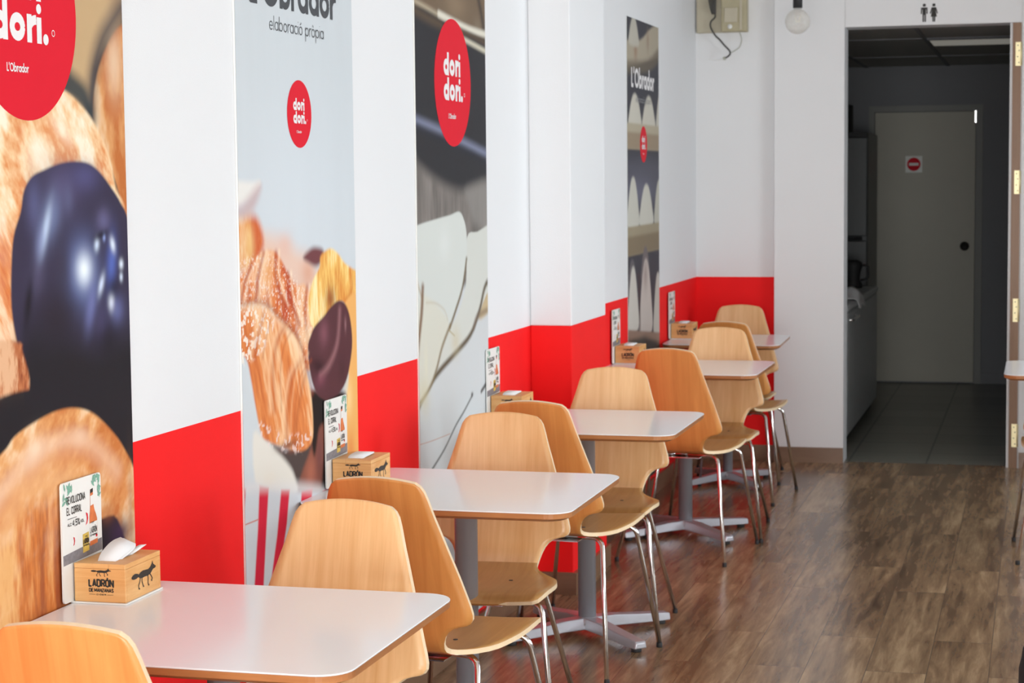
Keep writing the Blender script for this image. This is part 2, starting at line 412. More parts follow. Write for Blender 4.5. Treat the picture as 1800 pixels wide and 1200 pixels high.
def strokes_cond(ch):
    """condensed capitals, unit box; (relative width, strokes)"""
    D = {
     'L': (.8, [[(0,1),(0,0),(1,0)]]), 'A': (1.05, [[(0,0),(.5,1),(1,0)],[(.2,.28),(.8,.28)]]),
     'D': (1, [[(0,0),(0,1),(.65,1),(1,.85),(1,.15),(.65,0),(0,0)]]),
     'R': (1, [[(0,0),(0,1),(.7,1),(1,.88),(1,.6),(.7,.48),(0,.48)],[(.55,.48),(1,0)]]),
     'O': (1, [[(.35,0),(0,.15),(0,.85),(.35,1),(.65,1),(1,.85),(1,.15),(.65,0),(.35,0)]]),
     'Ó': (1, [[(.35,0),(0,.15),(0,.85),(.35,1),(.65,1),(1,.85),(1,.15),(.65,0),(.35,0)],[(.4,1.16),(.75,1.3)]]),
     'N': (1.05, [[(0,0),(0,1),(1,0),(1,1)]]), 'E': (.85, [[(1,1),(0,1),(0,0),(1,0)],[(0,.5),(.85,.5)]]),
     'M': (1.3, [[(0,0),(0,1),(.5,.25),(1,1),(1,0)]]), 'Z': (.9, [[(0,1),(1,1),(0,0),(1,0)]]),
     'S': (1, [[(1,.8),(.7,1),(.3,1),(0,.8),(0,.65),(1,.35),(1,.2),(.7,0),(.3,0),(0,.2)]]),
     'C': (1, [[(1,.75),(1,.85),(.65,1),(.35,1),(0,.85),(0,.15),(.35,0),(.65,0),(1,.15),(1,.25)]]),
     'I': (.05, [[(0,0),(0,1)]]), 'V': (1.05, [[(0,1),(.5,0),(1,1)]]), 'U': (1, [[(0,1),(0,.15),(.35,0),(.65,0),(1,.15),(1,1)]]),
     '4': (1, [[(.75,0),(.75,1),(0,.3),(1,.3)]]), '5': (1, [[(1,1),(0,1),(0,.55),(.7,.6),(1,.45),(1,.15),(.65,0),(.2,0),(0,.12)]]),
     ',': (.15, [[(.5,.08),(.2,-.15)]]), '.': (.12, [[(.5,0),(.5,.08)]]), '%': (1.2, [[(.1,0),(.9,1)],[(.0,.7),(.0,1),(.3,1),(.3,.7),(0,.7)],[(.7,0),(.7,.3),(1,.3),(1,0),(.7,0)]]),
     ' ': (.6, []),
    }
    return D[ch]
class Flat:
    """flat printed shapes in a 2D plane, mapped to 3D by fn(u, v)"""
    def __init__(s, fn): s.mb = MB(); s.fn = fn
    def poly(s, pts, mi=0):
        # every shape sits a hair above the one before it so that overlaps never coincide
        o, a, c = Vector(s.fn(0, 0)), Vector(s.fn(1, 0)), Vector(s.fn(0, 1))
        nn = (a-o).cross(c-o).normalized()
        if nn.x < -.5 or nn.y > .5: nn = -nn
        s.k = getattr(s, 'k', 0)+1; nn = nn*(2.5e-6*s.k)
        s.mb.add([Vector(s.fn(*p))+nn for p in pts], [list(range(len(pts)))], mi); return s
    def disc(s, cx, cy, r, n=40, mi=0, ry=None):
        return s.poly([(cx+r*math.cos(2*math.pi*k/n), cy+(ry or r)*math.sin(2*math.pi*k/n)) for k in range(n)], mi)
    def stroke(s, pts, t, mi=0):
        for i in range(len(pts)-1):
            (x0, y0), (x1, y1) = pts[i], pts[i+1]
            l = math.hypot(x1-x0, y1-y0)
            if l < 1e-9: continue
            nx, ny = -(y1-y0)/l*t/2, (x1-x0)/l*t/2
            s.poly([(x0+nx, y0+ny), (x0-nx, y0-ny), (x1-nx, y1-ny), (x1+nx, y1+ny)], mi)
            if 0 < i: s.disc(x0, y0, t/2, 8, mi)
        return s
    def geo(s, text, x, y, H, xh=0.66, t=0.2, gap=0.06, width=None, mi=0, W=None):
        adv = [strokes_geo(c, xh, t, W)[0] for c in text]
        tot = (sum(adv)+gap*(len(text)-1))*H; k = (width/tot) if width else 1.0
        cx = x
        for c, a in zip(text, adv):
            for st in strokes_geo(c, xh, t, W)[1]:
                s.stroke([(cx+p[0]*H*k, y+p[1]*H) for p in st], t*H*(0.5+0.5*k), mi)
            if c == '.': s.disc(cx+t*H*k/2, y+t*H/2, t*H*0.58*(0.5+.5*k), 20, mi)
            if c == 'i': s.disc(cx+t*H*k/2, y+max(xh+t*.62, .885)*H, t*H*.52, 20, mi)
            cx += (a+(gap*.25 if c == 'r' else gap))*H*k
        return cx
    def cond(s, text, x, y, H, width, t, gap=0.42, mi=0):
        ws = [strokes_cond(c)[0] for c in text]
        unit = width/(sum(ws)+gap*(len(text)-1)); cx = x
        for c, w in zip(text, ws):
            for st in strokes_cond(c)[1]:
                s.stroke([(cx+p[0]*w*unit, y+t/2+p[1]*(H-t)) for p in st], t, mi)
            cx += (w+gap)*unit
        return s
    def build(s, name, mats, parent):
        return s.mb.build(name, mats, parent, recalc=False)
FOX_BODY = [(0,.62),(.05,.70),(.14,.74),(.24,.70),(.30,.64),(.36,.70),(.46,.74),(.58,.72),(.68,.70),(.76,.76),(.82,.86),(.86,1.0),(.89,.84),(.95,.76),(1.0,.70),(.97,.64),(.88,.62),(.82,.54),(.76,.46),(.66,.42),(.52,.44),(.42,.42),(.34,.46),(.27,.54),(.20,.50),(.10,.50),(.03,.54)]
FOX_LEGS = [[(.36,.48),(.33,.30),(.28,.16),(.29,.02),(.33,.0)], [(.42,.46),(.42,.28),(.45,.14),(.47,.04),(.50,.03)], [(.66,.48),(.67,.28),(.66,.12),(.68,.0),(.71,.0)], [(.74,.48),(.80,.34),(.84,.22),(.80,.16),(.83,.12)]]
def fox(fl, x, y, w, h, mi=0, t=0.03):
    fl.poly([(x+a*w, y+b*h) for a, b in FOX_BODY], mi)
    for lg in FOX_LEGS: fl.stroke([(x+a*w, y+b*h) for a, b in lg], t*w, mi)

# ------------------------------------------------------------------ the room
ZR = 1.019        # top of the red band
ZB = 0.085        # baseboard height
def wall3(name, x0, x1, y0, y1, top=ZC):
    b = MB(); b.box(x0, x1, y0, y1, 0, ZR, 1); b.box(x0, x1, y0, y1, ZR, top, 0)
    return tag(b.build(name, [M['white_wall'], M['red']]), kind='structure')
wall3('wall_left', -0.15, 0, Y0, YB)
PX0, PX1 = 7.18, 7.775
pw = 0.16
b = MB(); b.box(0, pw, PX0, PX1, 0, ZR, 1); b.box(0, pw, PX0, PX1, ZR, ZC, 0)
tag(b.build('wall_pillar', [M['white_wall'], M['red']], bevel=0.004), kind='structure')
# baseboards
b = MB(); b.box(0, 0.014, Y0, PX0, 0, ZB); b.box(0, 0.014, PX1, YB-0.014, 0, ZB)
b.box(0, pw+0.014, PX0-0.014, PX0, 0, ZB); b.box(pw, pw+0.014, PX0, PX1, 0, ZB); b.box(0, pw+0.014, PX1, PX1+0.014, 0, ZB)
tag(b.build('baseboard_left', M['base']), kind='structure')
YF = YB-0.05      # face of the raised panels of the back wall
b = MB()
b.box(-0.15, 0.44, YB, YB+0.15, 0, ZR, 1); b.box(-0.15, 0.44, YB, YB+0.15, ZR, ZC, 0)
b.box(0.44, 0.818, YF, YB+0.15, 0, ZC, 0)
b.box(0.824, 1.742, YF, YB+0.15, 2.368, ZC, 0)
b.box(0.818, 0.824, YF+0.006, YB+0.15, 2.368, ZC, 0)
b.box(1.742, 1.748, YF+0.006, YB+0.15, 0, ZC, 0)
b.box(1.748, X1+0.15, YF, YB+0.15, 0, ZC, 0)
tag(b.build('wall_back', [M['back_white'], M['red']]), kind='structure')
b = MB(); b.box(0.014, 0.44, YB-0.014, YB, 0, ZB); b.box(0.44, 0.818, YF-0.014, YF, 0, ZB); b.box(1.75, X1, YF-0.014, YF, 0, ZB)
tag(b.build('baseboard_back', M['base']), kind='structure')
# frame of the restroom doorway
b = MB(); b.box(1.697, 1.742, YF-0.004, YB+0.14, 0, 2.366, 0); b.box(1.684, 1.697, YF+0.003, YB+0.12, 0, 2.366, 1)
fr = tag(b.build('door_1', [M['frame_wood'], M['back_white']]), kind='structure')
for z in (0.176, 0.848, 1.528, 2.202):
    h = MB(); h.prism([(1.712, z-0.062), (1.741, z-0.062), (1.741, z+0.062), (1.712, z+0.062)], YF-0.008, YF-0.0035, 0, plane='y')
    h.tube([(1.742, YF-0.009, z-0.06), (1.742, YF-0.009, z+0.06)], 0.0045, 8)
    for k, (dx, dz) in enumerate([(0.72, .045), (1.0, .018), (.68, -.014), (1.0, -.045)]):
        h.lathe([(0.0032, 0), (0.0032, 0.0012)], (0, 0, 0), 8, 1)
        nv = 16
        for i in range(len(h.v)-nv, len(h.v)):
            x, y, zz = h.v[i]; h.v[i] = (1.712+0.022*dx+x-0.004, YF-0.0082-zz, z+dz+y)
    ho = h.build('hinge', [M['brass'], M['ink']], fr); ho['label'] = 'pale brass hinge leaf'
# floor, ceiling
b = MB(); b.box(-0.15, X1+0.15, Y0-0.15, YB+0.02, -0.1, 0)
tag(b.build('floor', M['floor']), kind='structure')
b = MB(); b.box(-0.15, X1+0.15, Y0-0.15, YB+0.15, ZC, ZC+0.1)
tag(b.build('ceiling', M['ceiling']), kind='structure')
# right wall with windows, the farthest one added to brighten the far corner
b = MB(); yw = [(-0.05, 1.85), (2.35, 4.25), (4.75, 6.65), (7.15, 9.05)]
prev = Y0
for a, c in yw:
    b.box(X1, X1+0.15, prev, a, 0, ZC); b.box(X1, X1+0.15, a, c, 0, 0.8); b.box(X1, X1+0.15, a, c, 2.5, ZC); prev = c
b.box(X1, X1+0.15, prev, YF, 0, ZC)
tag(b.build('wall_right', M['white_wall']), kind='structure')
for i, (a, c) in enumerate(yw):
    f = MB()
    for (p, q, z0, z1) in ((a, a+.05, .8, 2.5), (c-.05, c, .8, 2.5), ((a+c)/2-.02, (a+c)/2+.02, .85, 2.45)): f.box(X1+0.05, X1+0.1, p, q, z0, z1)
    f.box(X1+0.05, X1+0.1, a+.05, c-.05, .8, .85); f.box(X1+0.05, X1+0.1, a+.05, c-.05, 2.45, 2.5)
    w = tag(f.build('window_%d' % (i+1), M['white_wall']), kind='structure')
    g = MB(); g.box(X1+0.072, X1+0.078, a+.05, c-.05, .85, 2.45); g.build('pane', M['glass'], w)
b = MB(); b.box(-0.15, 0.3, Y0-0.15, Y0, 0, ZC); b.box(4.3, X1+0.15, Y0-0.15, Y0, 0, ZC); b.box(0.3, 4.3, Y0-0.15, Y0, 2.65, ZC); b.box(0.3, 4.3, Y0-0.15, Y0, 0, 0.12)
tag(b.build('wall_front', M['white_wall']), kind='structure')
f = MB()
for x in (0.3, 1.28, 2.26, 3.24, 4.25): f.box(x, x+0.05, Y0-0.1, Y0-0.05, 0.17, 2.6)
f.box(0.3, 4.3, Y0-0.1, Y0-0.05, 0.12, 0.17); f.box(0.3, 4.3, Y0-0.1, Y0-0.05, 2.6, 2.65)
w = tag(f.build('window_5', M['dark_metal']), kind='structure')
g = MB(); g.box(0.35, 4.25, Y0-0.078, Y0-0.072, 0.17, 2.6); g.build('pane', M['glass'], w)
# pavement outside
b = MB(); b.box(-8, 14, -12, Y0-0.16, -0.25, -0.12); b.box(X1+0.16, 14, Y0-0.16, 12, -0.25, -0.12)
tag(b.build('ground', mat('grey_pavement', (0.3, 0.29, 0.28), 0.8)), kind='structure')

# ------------------------------------------------------------------ corridor behind the doorway
CX0, CX1, CY1, CZ = 0.36, 2.1, 15.25, 2.39
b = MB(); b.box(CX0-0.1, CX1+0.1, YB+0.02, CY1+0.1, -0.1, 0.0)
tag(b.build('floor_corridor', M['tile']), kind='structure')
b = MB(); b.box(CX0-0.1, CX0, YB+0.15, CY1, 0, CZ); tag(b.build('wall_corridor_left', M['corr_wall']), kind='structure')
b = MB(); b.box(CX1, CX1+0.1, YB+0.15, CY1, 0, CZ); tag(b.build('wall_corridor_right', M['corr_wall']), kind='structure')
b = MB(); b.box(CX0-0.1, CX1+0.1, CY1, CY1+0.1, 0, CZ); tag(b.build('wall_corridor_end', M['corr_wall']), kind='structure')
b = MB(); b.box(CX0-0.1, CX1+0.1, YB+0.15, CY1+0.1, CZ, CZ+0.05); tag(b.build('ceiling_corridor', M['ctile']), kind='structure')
b = MB()
for x in (0.565, 1.165, 1.765): b.box(x-0.012, x+0.012, YB+0.15, CY1, CZ-0.006, CZ)
for y in (12.2, 14.0): b.box(CX0, CX1, y-0.012, y+0.012, CZ-0.0055, CZ)
tag(b.build('trim_1', M['corr_wall']), kind='structure')
b = MB(); b.box(1.19, 1.75, 12.23, 12.77, CZ-0.012, CZ-0.001)
lp = empty('ceiling_light', (0, 0, 0)); b.build('diffuser', M['lightpanel'], lp)
b = MB()
for q in ((1.18, 1.19, 12.22, 12.78), (1.75, 1.76, 12.22, 12.78), (1.19, 1.75, 12.22, 12.23), (1.19, 1.75, 12.77, 12.78)): b.box(*q, CZ-0.014, CZ-0.001)
b.build('frame', M['dark_metal'], lp)
tag(lp, 'pale square light panel in the dark corridor ceiling, its faint glow added', 'ceiling light')
b = MB(); b.box(1.383, CX1, CY1-0.012, CY1, 0, 0.08); tag(b.build('baseboard_corridor', M['corr_wall']), kind='structure')
# corridor door
dr = MB(); dr.box(0.632, 1.372, CY1-0.035, CY1-0.004, 0.012, 2.045)
d = tag(dr.build('door_2', M['corr_door'], bevel=0.002), kind='structure')
f = MB(); f.box(0.585, 0.627, CY1-0.03, CY1-0.001, 0, 2.095); f.box(1.377, 1.425, CY1-0.03, CY1-0.001, 0, 2.095); f.box(0.627, 1.377, CY1-0.03, CY1-0.001, 2.05, 2.095)
f.build('door_frame', M['corr_frame'], d)
k = MB(); k.lathe([(0.0, 0), (0.012, 0), (0.012, 0.03), (0.028, 0.034), (0.034, 0.05), (0.026, 0.064), (0.0, 0.068)], (0, 0, 0), 20)
k.v = [(1.30+x, CY1-0.035-z, 1.04+y) for x, y, z in k.v]
ko = k.build('door_knob', M['ink'], d); ko['label'] = 'round black door knob'
k = MB(); k.box(1.368, 1.376, CY1-0.05, CY1-0.034, 1.96, 2.05); k.build('hinge', M['chrome'], d)
sg = empty('no_entry_sign', (0.921, CY1-0.036, 1.655))
fl = Flat(lambda u, v: (u, -0.0012, v)); fl.poly([(-.062, -.062), (.062, -.062), (.062, .062), (-.062, .062)], 0)
fl.mb.build('plate', M['card'], sg, recalc=False)
fl = Flat(lambda u, v: (u, -0.0018, v)); fl.disc(0, 0, 0.05, 36); fl.mb.build('red_disc', M['red_ink'], sg, recalc=False)
fl = Flat(lambda u, v: (u, -0.0024, v)); fl.poly([(-.035, -.01), (.035, -.01), (.035, .01), (-.035, .01)]); fl.mb.build('white_bar', M['card'], sg, recalc=False)
tag(sg, 'small square no-entry sign, red disc with white bar, on the corridor door', 'sign')
# freezer counter and tall fridge
fz = empty('chest_freezer', (0.575, 12.45, 0))
b = MB(); b.box(-0.205, 0.205, -1.15, 1.15, 0.06, 0.78); b.build('body', M['freezer'], fz, bevel=0.012)
b = MB(); b.box(-0.208, 0.212, -1.155, 1.155, 0.785, 0.825); b.build('lid', M['freezer'], fz, bevel=0.012)
b = MB(); b.box(-0.18, 0.17, -1.12, 1.12, 0.0, 0.06); b.build('plinth', M['dark_metal'], fz)
b = MB(); b.tube(fillet([(0.2, -0.95, 0.74), (0.235, -0.95, 0.74), (0.235, -0.55, 0.74), (0.2, -0.55, 0.74)], 0.02), 0.008); b.build('handle', M['chrome'], fz)
tag(fz, 'long low white chest freezer along the left side of the corridor', 'freezer')
fg = empty('tall_fridge', (0.525, 14.38, 0))
b = MB(); b.box(-0.16, 0.155, -0.35, 0.45, 0.05, 1.87); b.build('body', M['fridge'], fg, bevel=0.01)
b = MB(); b.box(-0.158, 0.153, -0.385, -0.355, 1.15, 1.84); b.box(-0.158, 0.153, -0.385, -0.355, 0.07, 1.12); b.build('door', M['fridge'], fg, bevel=0.008)
b = MB(); b.tube([(-0.15, -0.395, 1.135), (0.12, -0.395, 1.135)], 0.012); b.build('handle', M['rubber'], fg)
b = MB(); b.box(-0.15, 0.15, -0.34, 0.44, 0, 0.05); b.build('foot', M['dark_metal'], fg)
b = MB(); b.box(-0.157, 0.150, -0.388, -0.3, 1.842, 1.875); b.build('top_trim', M['rubber'], fg)
tag(fg, 'tall dark grey fridge standing at the far end of the corridor', 'fridge')
b = MB(); b.prism(catmull([(-.07, -.1), (.06, -.1), (.065, .1), (-.07, .1)], 5, True), 0, 0.2); 
o = b.build('storage_tin', M['rubber'], None, (0.47, 14.3, 1.876), bevel=0.01); tag(o, 'dark container on top of the tall corridor fridge', 'container')
# dark small appliance and a pale crumpled cloth on the freezer
cm = empty('coffee_grinder', (0.64, 13.35, 0.826))
b = MB(); b.lathe([(0.06, 0), (0.065, 0.02), (0.045, 0.05), (0.05, 0.1), (0.062, 0.14), (0.06, 0.17), (0.03, 0.185)], (0, 0, 0), 20); b.build('body', M['rubber'], cm)
b = MB(); b.tube(fillet([(0.05, 0, 0.05), (0.10, 0, 0.06), (0.10, 0, 0.15), (0.055, 0, 0.15)], 0.03), 0.008); b.build('handle', M['rubber'], cm)
tag(cm, 'small black jug-shaped appliance standing on the white corridor freezer', 'appliance')
rnd = random.Random(4)
b = MB(); nx, ny = 14, 14; vs = []
for j in range(ny+1):
    for i in range(nx+1):
        u, v = i/nx, j/ny
        e_ = math.sin(math.pi*u)*math.sin(math.pi*v)
        px_ = -.12+.24*u+0.01*math.sin(9*v); vs.append((px_ if px_ < .08 else .08+(px_-.08)*.25, -.2+.4*v+0.015*math.sin(8*u), 0.008+0.07*e_*(0.6+0.4*math.sin(7*u+5*v))+0.008*rnd.random()*e_-max(0, px_-.07)*1.1))
b.add(vs, [(j*(nx+1)+i, j*(nx+1)+i+1, (j+1)*(nx+1)+i+1, (j+1)*(nx+1)+i) for j in range(ny) for i in range(nx)], 0, True)
o = b.build('folded_cloth', M['paper'], None, (0.715, 12.15, 0.828), solid=0.006, sub=1); tag(o, 'crumpled pale cloth lying on the white corridor freezer', 'cloth')

# pictogram above the doorway
fl = Flat(lambda u, v: (1.262+u, YF-0.0012, 2.432+v))
for cx, sk in ((-.024, 0), (.026, 1)):
    fl.disc(cx, .040, .0085, 20)
    if not sk:
        fl.poly([(cx-.017, .028), (cx+.017, .028), (cx+.018, -.006), (cx+.012, -.006), (cx+.011, .018), (cx+.009, .018), (cx+.009, -.048), (cx+.0015, -.048), (cx+.0015, -.012), (cx-.0015, -.012), (cx-.0015, -.048), (cx-.009, -.048), (cx-.009, .018), (cx-.011, .018), (cx-.012, -.006), (cx-.018, -.006)])
    else:
        fl.poly([(cx-.012, .028), (cx+.012, .028), (cx+.021, -.004), (cx+.016, -.006), (cx+.009, .014), (cx+.016, -.022), (cx+.008, -.022), (cx+.007, -.048), (cx+.001, -.048), (cx+.001, -.022), (cx-.001, -.022), (cx-.001, -.048), (cx-.007, -.048), (cx-.008, -.022), (cx-.016, -.022), (cx-.009, .014), (cx-.016, -.006), (cx-.021, -.004)])
o = fl.mb.build('restroom_pictogram', M['ink'], recalc=False); tag(o, 'black man and woman restroom symbols above the dark doorway', 'sign')

# ------------------------------------------------------------------ yellowed box with loose wires
bx = empty('electrical_box', (0.15, YB, 2.36))
b = MB(); b.box(-0.142, 0.142, -0.03, -0.001, 0.0, 0.36); o = b.build('back_plate', M['yellowed'], bx, bevel=0.004)
b = MB(); b.box(0.0, 0.142, -0.075, -0.031, 0.0, 0.355); b.build('cover', M['yellowed2'], bx, bevel=0.008)
b = MB(); b.box(0.02, 0.092, -0.082, -0.0755, 0.05, 0.13); b.build('label_plate', M['yellowed'], bx, bevel=0.003)
b = MB(); b.box(0.104, 0.116, -0.079, -0.0755, 0.01, 0.34); b.build('ridge', M['yellowed'], bx)
b = MB(); b.lathe([(0.0, 0), (0.013, 0), (0.012, 0.006), (0, 0.009)], (0, 0, 0), 20); b.v = [(0.05+x, -0.0755-z, 0.028+y) for x, y, z in b.v]; o = b.build('button', M['card'], bx); o['label'] = 'round cream button'
b = MB(); b.tube(catmull([(-.048, -.045, .28), (-.04, -.05, .2), (-.038, -.055, .12), (-.035, -.05, .085), (-.058, -.05, .06), (-.06, -.05, .03), (-.035, -.05, -.015), (-.01, -.05, -.04), (.015, -.05, -.07), (.043, -.05, -.1), (.047, -.05, -.118), (.035, -.05, -.132), (.018, -.05, -.14)], 5), 0.0045, 8)
b.build('wire', M['cable'], bx)
b = MB(); b.lathe([(.004, -.008), (.008, -.004), (.008, .006), (.004, .01)], (.016, -.05, -.143), 10); b.build('wire_end', M['pale_cable'], bx)
b = MB()
for q in range(5): b.tube(catmull([(-.062+.008*q, -.045-.004*(q % 2), .3), (-.068+.01*q, -.06, .2), (-.058+.007*q, -.065, .13+.01*q), (-.05+.004*q, -.05, .1)], 5), 0.004, 8)
b.build('wire_bundle', M['cable'], bx)
b = MB(); b.tube(catmull([(.095, -.05, .01), (.105, -.05, -.02), (.11, -.05, -.045), (.1, -.05, -.08), (.075, -.05, -.1), (.05, -.05, -.112)], 5), 0.0025, 6); b.build('thin_wire', M['pale_cable'], bx)
b = MB(); b.tube(catmull([(.01, -.05, -.145), (-.01, -.05, -.148), (-.04, -.048, -.15), (-.07, -.045, -.145)], 4), 0.0012, 6); b.build('thin_wire', M['card'], bx)
tag(bx, 'yellowed plastic electrical box with loose wires hanging below it', 'electrical box')

# ------------------------------------------------------------------ bare globe bulb
bl = empty('pendant_bulb', (0.642, 10.2, 2.3556))
r = 0.0635
b = MB(); b.lathe([(0.0005, -r)] + [(r*math.sin(math.radians(a)), -r*math.cos(math.radians(a))) for a in range(10, 160, 10)] + [(0.020, r*0.95), (0.019, r*1.08)], (0, 0, 0), 36)
b.build('bulb_globe', M['bulb'], bl)
b = MB(); b.lathe([(0.018, r*1.07), (0.024, r*1.09), (0.024, r*1.09+.075), (0.018, r*1.09+.085), (0.006, r*1.09+.095)], (0, 0, 0), 24); b.build('socket', M['rubber'], bl)
b = MB(); b.tube([(0, 0, r*1.09+.09), (0, 0, ZC-2.3556-0.02)], 0.0035, 8); b.build('cord', M['rubber'], bl)
b = MB(); b.lathe([(0.045, ZC-2.3556-0.03), (0.05, ZC-2.3556-0.002), (0.0, ZC-2.3556)], (0, 0, 0), 24); b.build('ceiling_rose', M['rubber'], bl)
b = MB(); b.tube([(-.004, 0, .06), (-.012, 0, .02), (-.006, 0, -.005), (0, 0, .004), (.006, 0, -.005), (.012, 0, .02), (.004, 0, .06)], 0.0012, 6); b.build('filament', M['brass'], bl)
tag(bl, 'bare round globe bulb hanging from a black socket', 'light bulb')

# ------------------------------------------------------------------ chairs
PROF = [(-.310, .870), (-.300, .82), (-.284, .74), (-.267, .66), (-.252, .60), (-.238, .545), (-.222, .50), (-.196, .468), (-.155, .449), (-.10, .441), (-.03, .438), (.05, .441), (.13, .447), (.19, .449), (.225, .444), (.245, .434)]
_p = catmull(PROF, 8)
_L = [0.0]
for a, c in zip(_p[:-1], _p[1:]): _L.append(_L[-1]+math.hypot(c[0]-a[0], c[1]-a[1]))
def prof_at(s):
    s = min(max(s, 0), _L[-1]-1e-6)
    for i in range(len(_L)-1):
        if _L[i+1] >= s:
            t = (s-_L[i])/(_L[i+1]-_L[i]); return (_p[i][0]*(1-t)+_p[i+1][0]*t, _p[i][1]*(1-t)+_p[i+1][1]*t)
SW = [(0, .100), (.006, .112), (.016, .120), (.035, .127), (.08, .140), (.14, .159), (.20, .178), (.25, .193), (.29, .205), (.308, .209), (.320, .2085), (.329, .203), (.335, .192), (.339, .175), (.344, .160), (.353, .147), (.366, .137), (.385, .129), (.405, .124), (.425, .122), (.445, .124), (.465, .132), (.485, .145), (.51, .163), (.54, .183), (.565, .196), (.59, .205), (.62, .212), (.66, .218), (.71, .221), (.76, .220), (.80, .216), (.825, .209), (.84, .199), (.848, .184)]
def width_at(s):
    for (a, wa), (c, wc) in zip(SW[:-1], SW[1:]):
        if s <= c: return wa+(wc-wa)*(s-a)/(c-a)
    return SW[-1][1]
def chair_shell(parent):
    # rows along the profile, columns across; thickness added explicitly with a light edge strip
    rows = []
    base = [q[0] for q in SW]
    for a, c in zip(base[:-1], base[1:]):
        n = max(1, int((c-a)/0.018)); rows += [a+(c-a)*k/n for k in range(n)]
    rows.append(base[-1]); nc = 16; T = 0.012
    mid = []; uv = []
    total = rows[-1]; Ls = _L[-1]
    for s in rows:
        w = width_at(s); ss = s/total*Ls
        line = []
        for i in range(nc+1):
            x = -w+2*w*i/nc
            arch = 0.016*(1-(x/0.12)**2)*max(0, 1-s/0.1)                  # convex top edge
            farch = 0.012*(1-(x/0.21)**2)*max(0, (s-0.70)/0.148)
            q = prof_at(max(ss-arch+0.0, 0)+farch) if ss-arch >= 0 else None
            if q is None:
                y, z = prof_at(0); dy, dz = PROF[0][0]-PROF[1][0], PROF[0][1]-PROF[1][1]; l = math.hypot(dy, dz); e = arch-ss
                y += dy/l*e; z += dz/l*e
            else: y, z = q
            # the back is gently dished across its width, the seat slightly too
            cv = 0.020*(x/0.2)**2*max(0, min(1, (0.42-s)/0.2)) if s < 0.42 else 0
            y += cv
            z += 0.010*(x/0.23)**2*max(0, min(1, (s-0.5)/0.1)) if s > 0.5 else 0
            line.append(Vector((x, y, z))); uv.append((x, ss))
        mid.append(line)
    nr = len(rows); W = nc+1
    # normals
    def nrm(j, i):
        a = mid[min(j+1, nr-1)][i]-mid[max(j-1, 0)][i]; c = mid[j][min(i+1, nc)]-mid[j][max(i-1, 0)]
        return c.cross(a).normalized()
    vs = []; front = []; back = []
    for j in range(nr):
        for i in range(W): vs.append(mid[j][i]-nrm(j, i)*T/2)
    for j in range(nr):
        for i in range(W): vs.append(mid[j][i]+nrm(j, i)*T/2)
    fs = []; mi = []
    o2 = nr*W
    for j in range(nr-1):
        for i in range(nc):
            a, b_, c, d_ = j*W+i, j*W+i+1, (j+1)*W+i+1, (j+1)*W+i
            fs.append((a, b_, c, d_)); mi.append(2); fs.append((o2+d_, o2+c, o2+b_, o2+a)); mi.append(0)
    for j in range(nr-1):
        for i in (0, nc):
            a, c = j*W+i, (j+1)*W+i
            fs.append((a, c, o2+c, o2+a) if i == 0 else (c, a, o2+a, o2+c)); mi.append(1)
    for j in (0, nr-1):
        for i in range(nc):
            a, c = j*W+i, j*W+i+1
            fs.append((c, a, o2+a, o2+c) if j == 0 else (a, c, o2+c, o2+a)); mi.append(1)
    # split in back and seat parts at the narrow waist so that each is a mesh of its own
    cut = min(range(nr), key=lambda j: abs(rows[j]-0.425))
    uvs = uv+uv
    for name, lo, hi in (('backrest', 0, cut), ('seat', cut, nr-1)):
        keep = [k for k, f in enumerate(fs) if all(lo <= ((v % o2)//W) <= hi for v in f)]
        used = sorted({v for k in keep for v in fs[k]}); idx = {v: i for i, v in enumerate(used)}
        me = bpy.data.meshes.new(name)
        me.from_pydata([vs[v] for v in used], [], [[idx[v] for v in fs[k]] for k in keep]); me.update()
        me.materials.append(M['veneer'] if name == 'backrest' else M['veneer_seat']); me.materials.append(M['ply_edge']); me.materials.append(M['veneer_rear_shaded'])
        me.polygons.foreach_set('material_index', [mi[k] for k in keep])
        me.polygons.foreach_set('use_smooth', [mi[k] != 1 for k in keep])
        ul = me.uv_layers.new(name='UVMap')
        ul.data.foreach_set('uv', [c for l in me.loops for c in uvs[used[l.vertex_index]]])
        bm = bmesh.new(); bm.from_mesh(me); bmesh.ops.recalc_face_normals(bm, faces=bm.faces); bm.to_mesh(me); bm.free()
        link(name, me, parent)
def make_chair():
    root = empty('dining_chair', (0, 0, 0))
    chair_shell(root)
    seat = [k for k in bpy.data.objects if k.parent == root and k.name.startswith('seat')][0]
    for (x, y) in ((-.075, -.02), (.075, -.02), (-.075, .10), (.075, .10)):
        b = MB(); b.lathe([(0.0065, 0.4435), (0.006, 0.4462), (0.003, 0.4468)], (x, y, 0.0015 if y > .05 else 0), 12); b.build('screw_cap', M['dark_metal'], seat)
    for sx in (-1, 1):
        for nm, top, foot, kn in (('front', (.195, .165), (.248, .265), .03), ('rear', (.155, -.075), (.226, -.262), .03)):
            zt = 0.4265
            pts = fillet([(0.03*sx, top[1]-.01, zt), (top[0]*sx, top[1], zt-.003), (foot[0]*sx, foot[1], 0.012)], 0.035, 7)
            b = MB(); b.tube(pts, 0.008, 10)
            lg = b.build('leg', M['chrome'], root)
            b = MB(); b.lathe([(0.0085, 0), (0.0092, 0.002), (0.0090, 0.014), (0.0083, 0.016)], (foot[0]*sx, foot[1], 0), 12); fo = b.build('rubber_foot', M['rubber'], lg); 
    b = MB(); b.box(-.09, .09, -.13, .19, .4165, .4200); b.tube([(-.14, -.075, .4275), (.14, -.075, .4275)], .006, 10); b.build('mounting_plate', M['chrome'], root)
    return root
proto = make_chair()
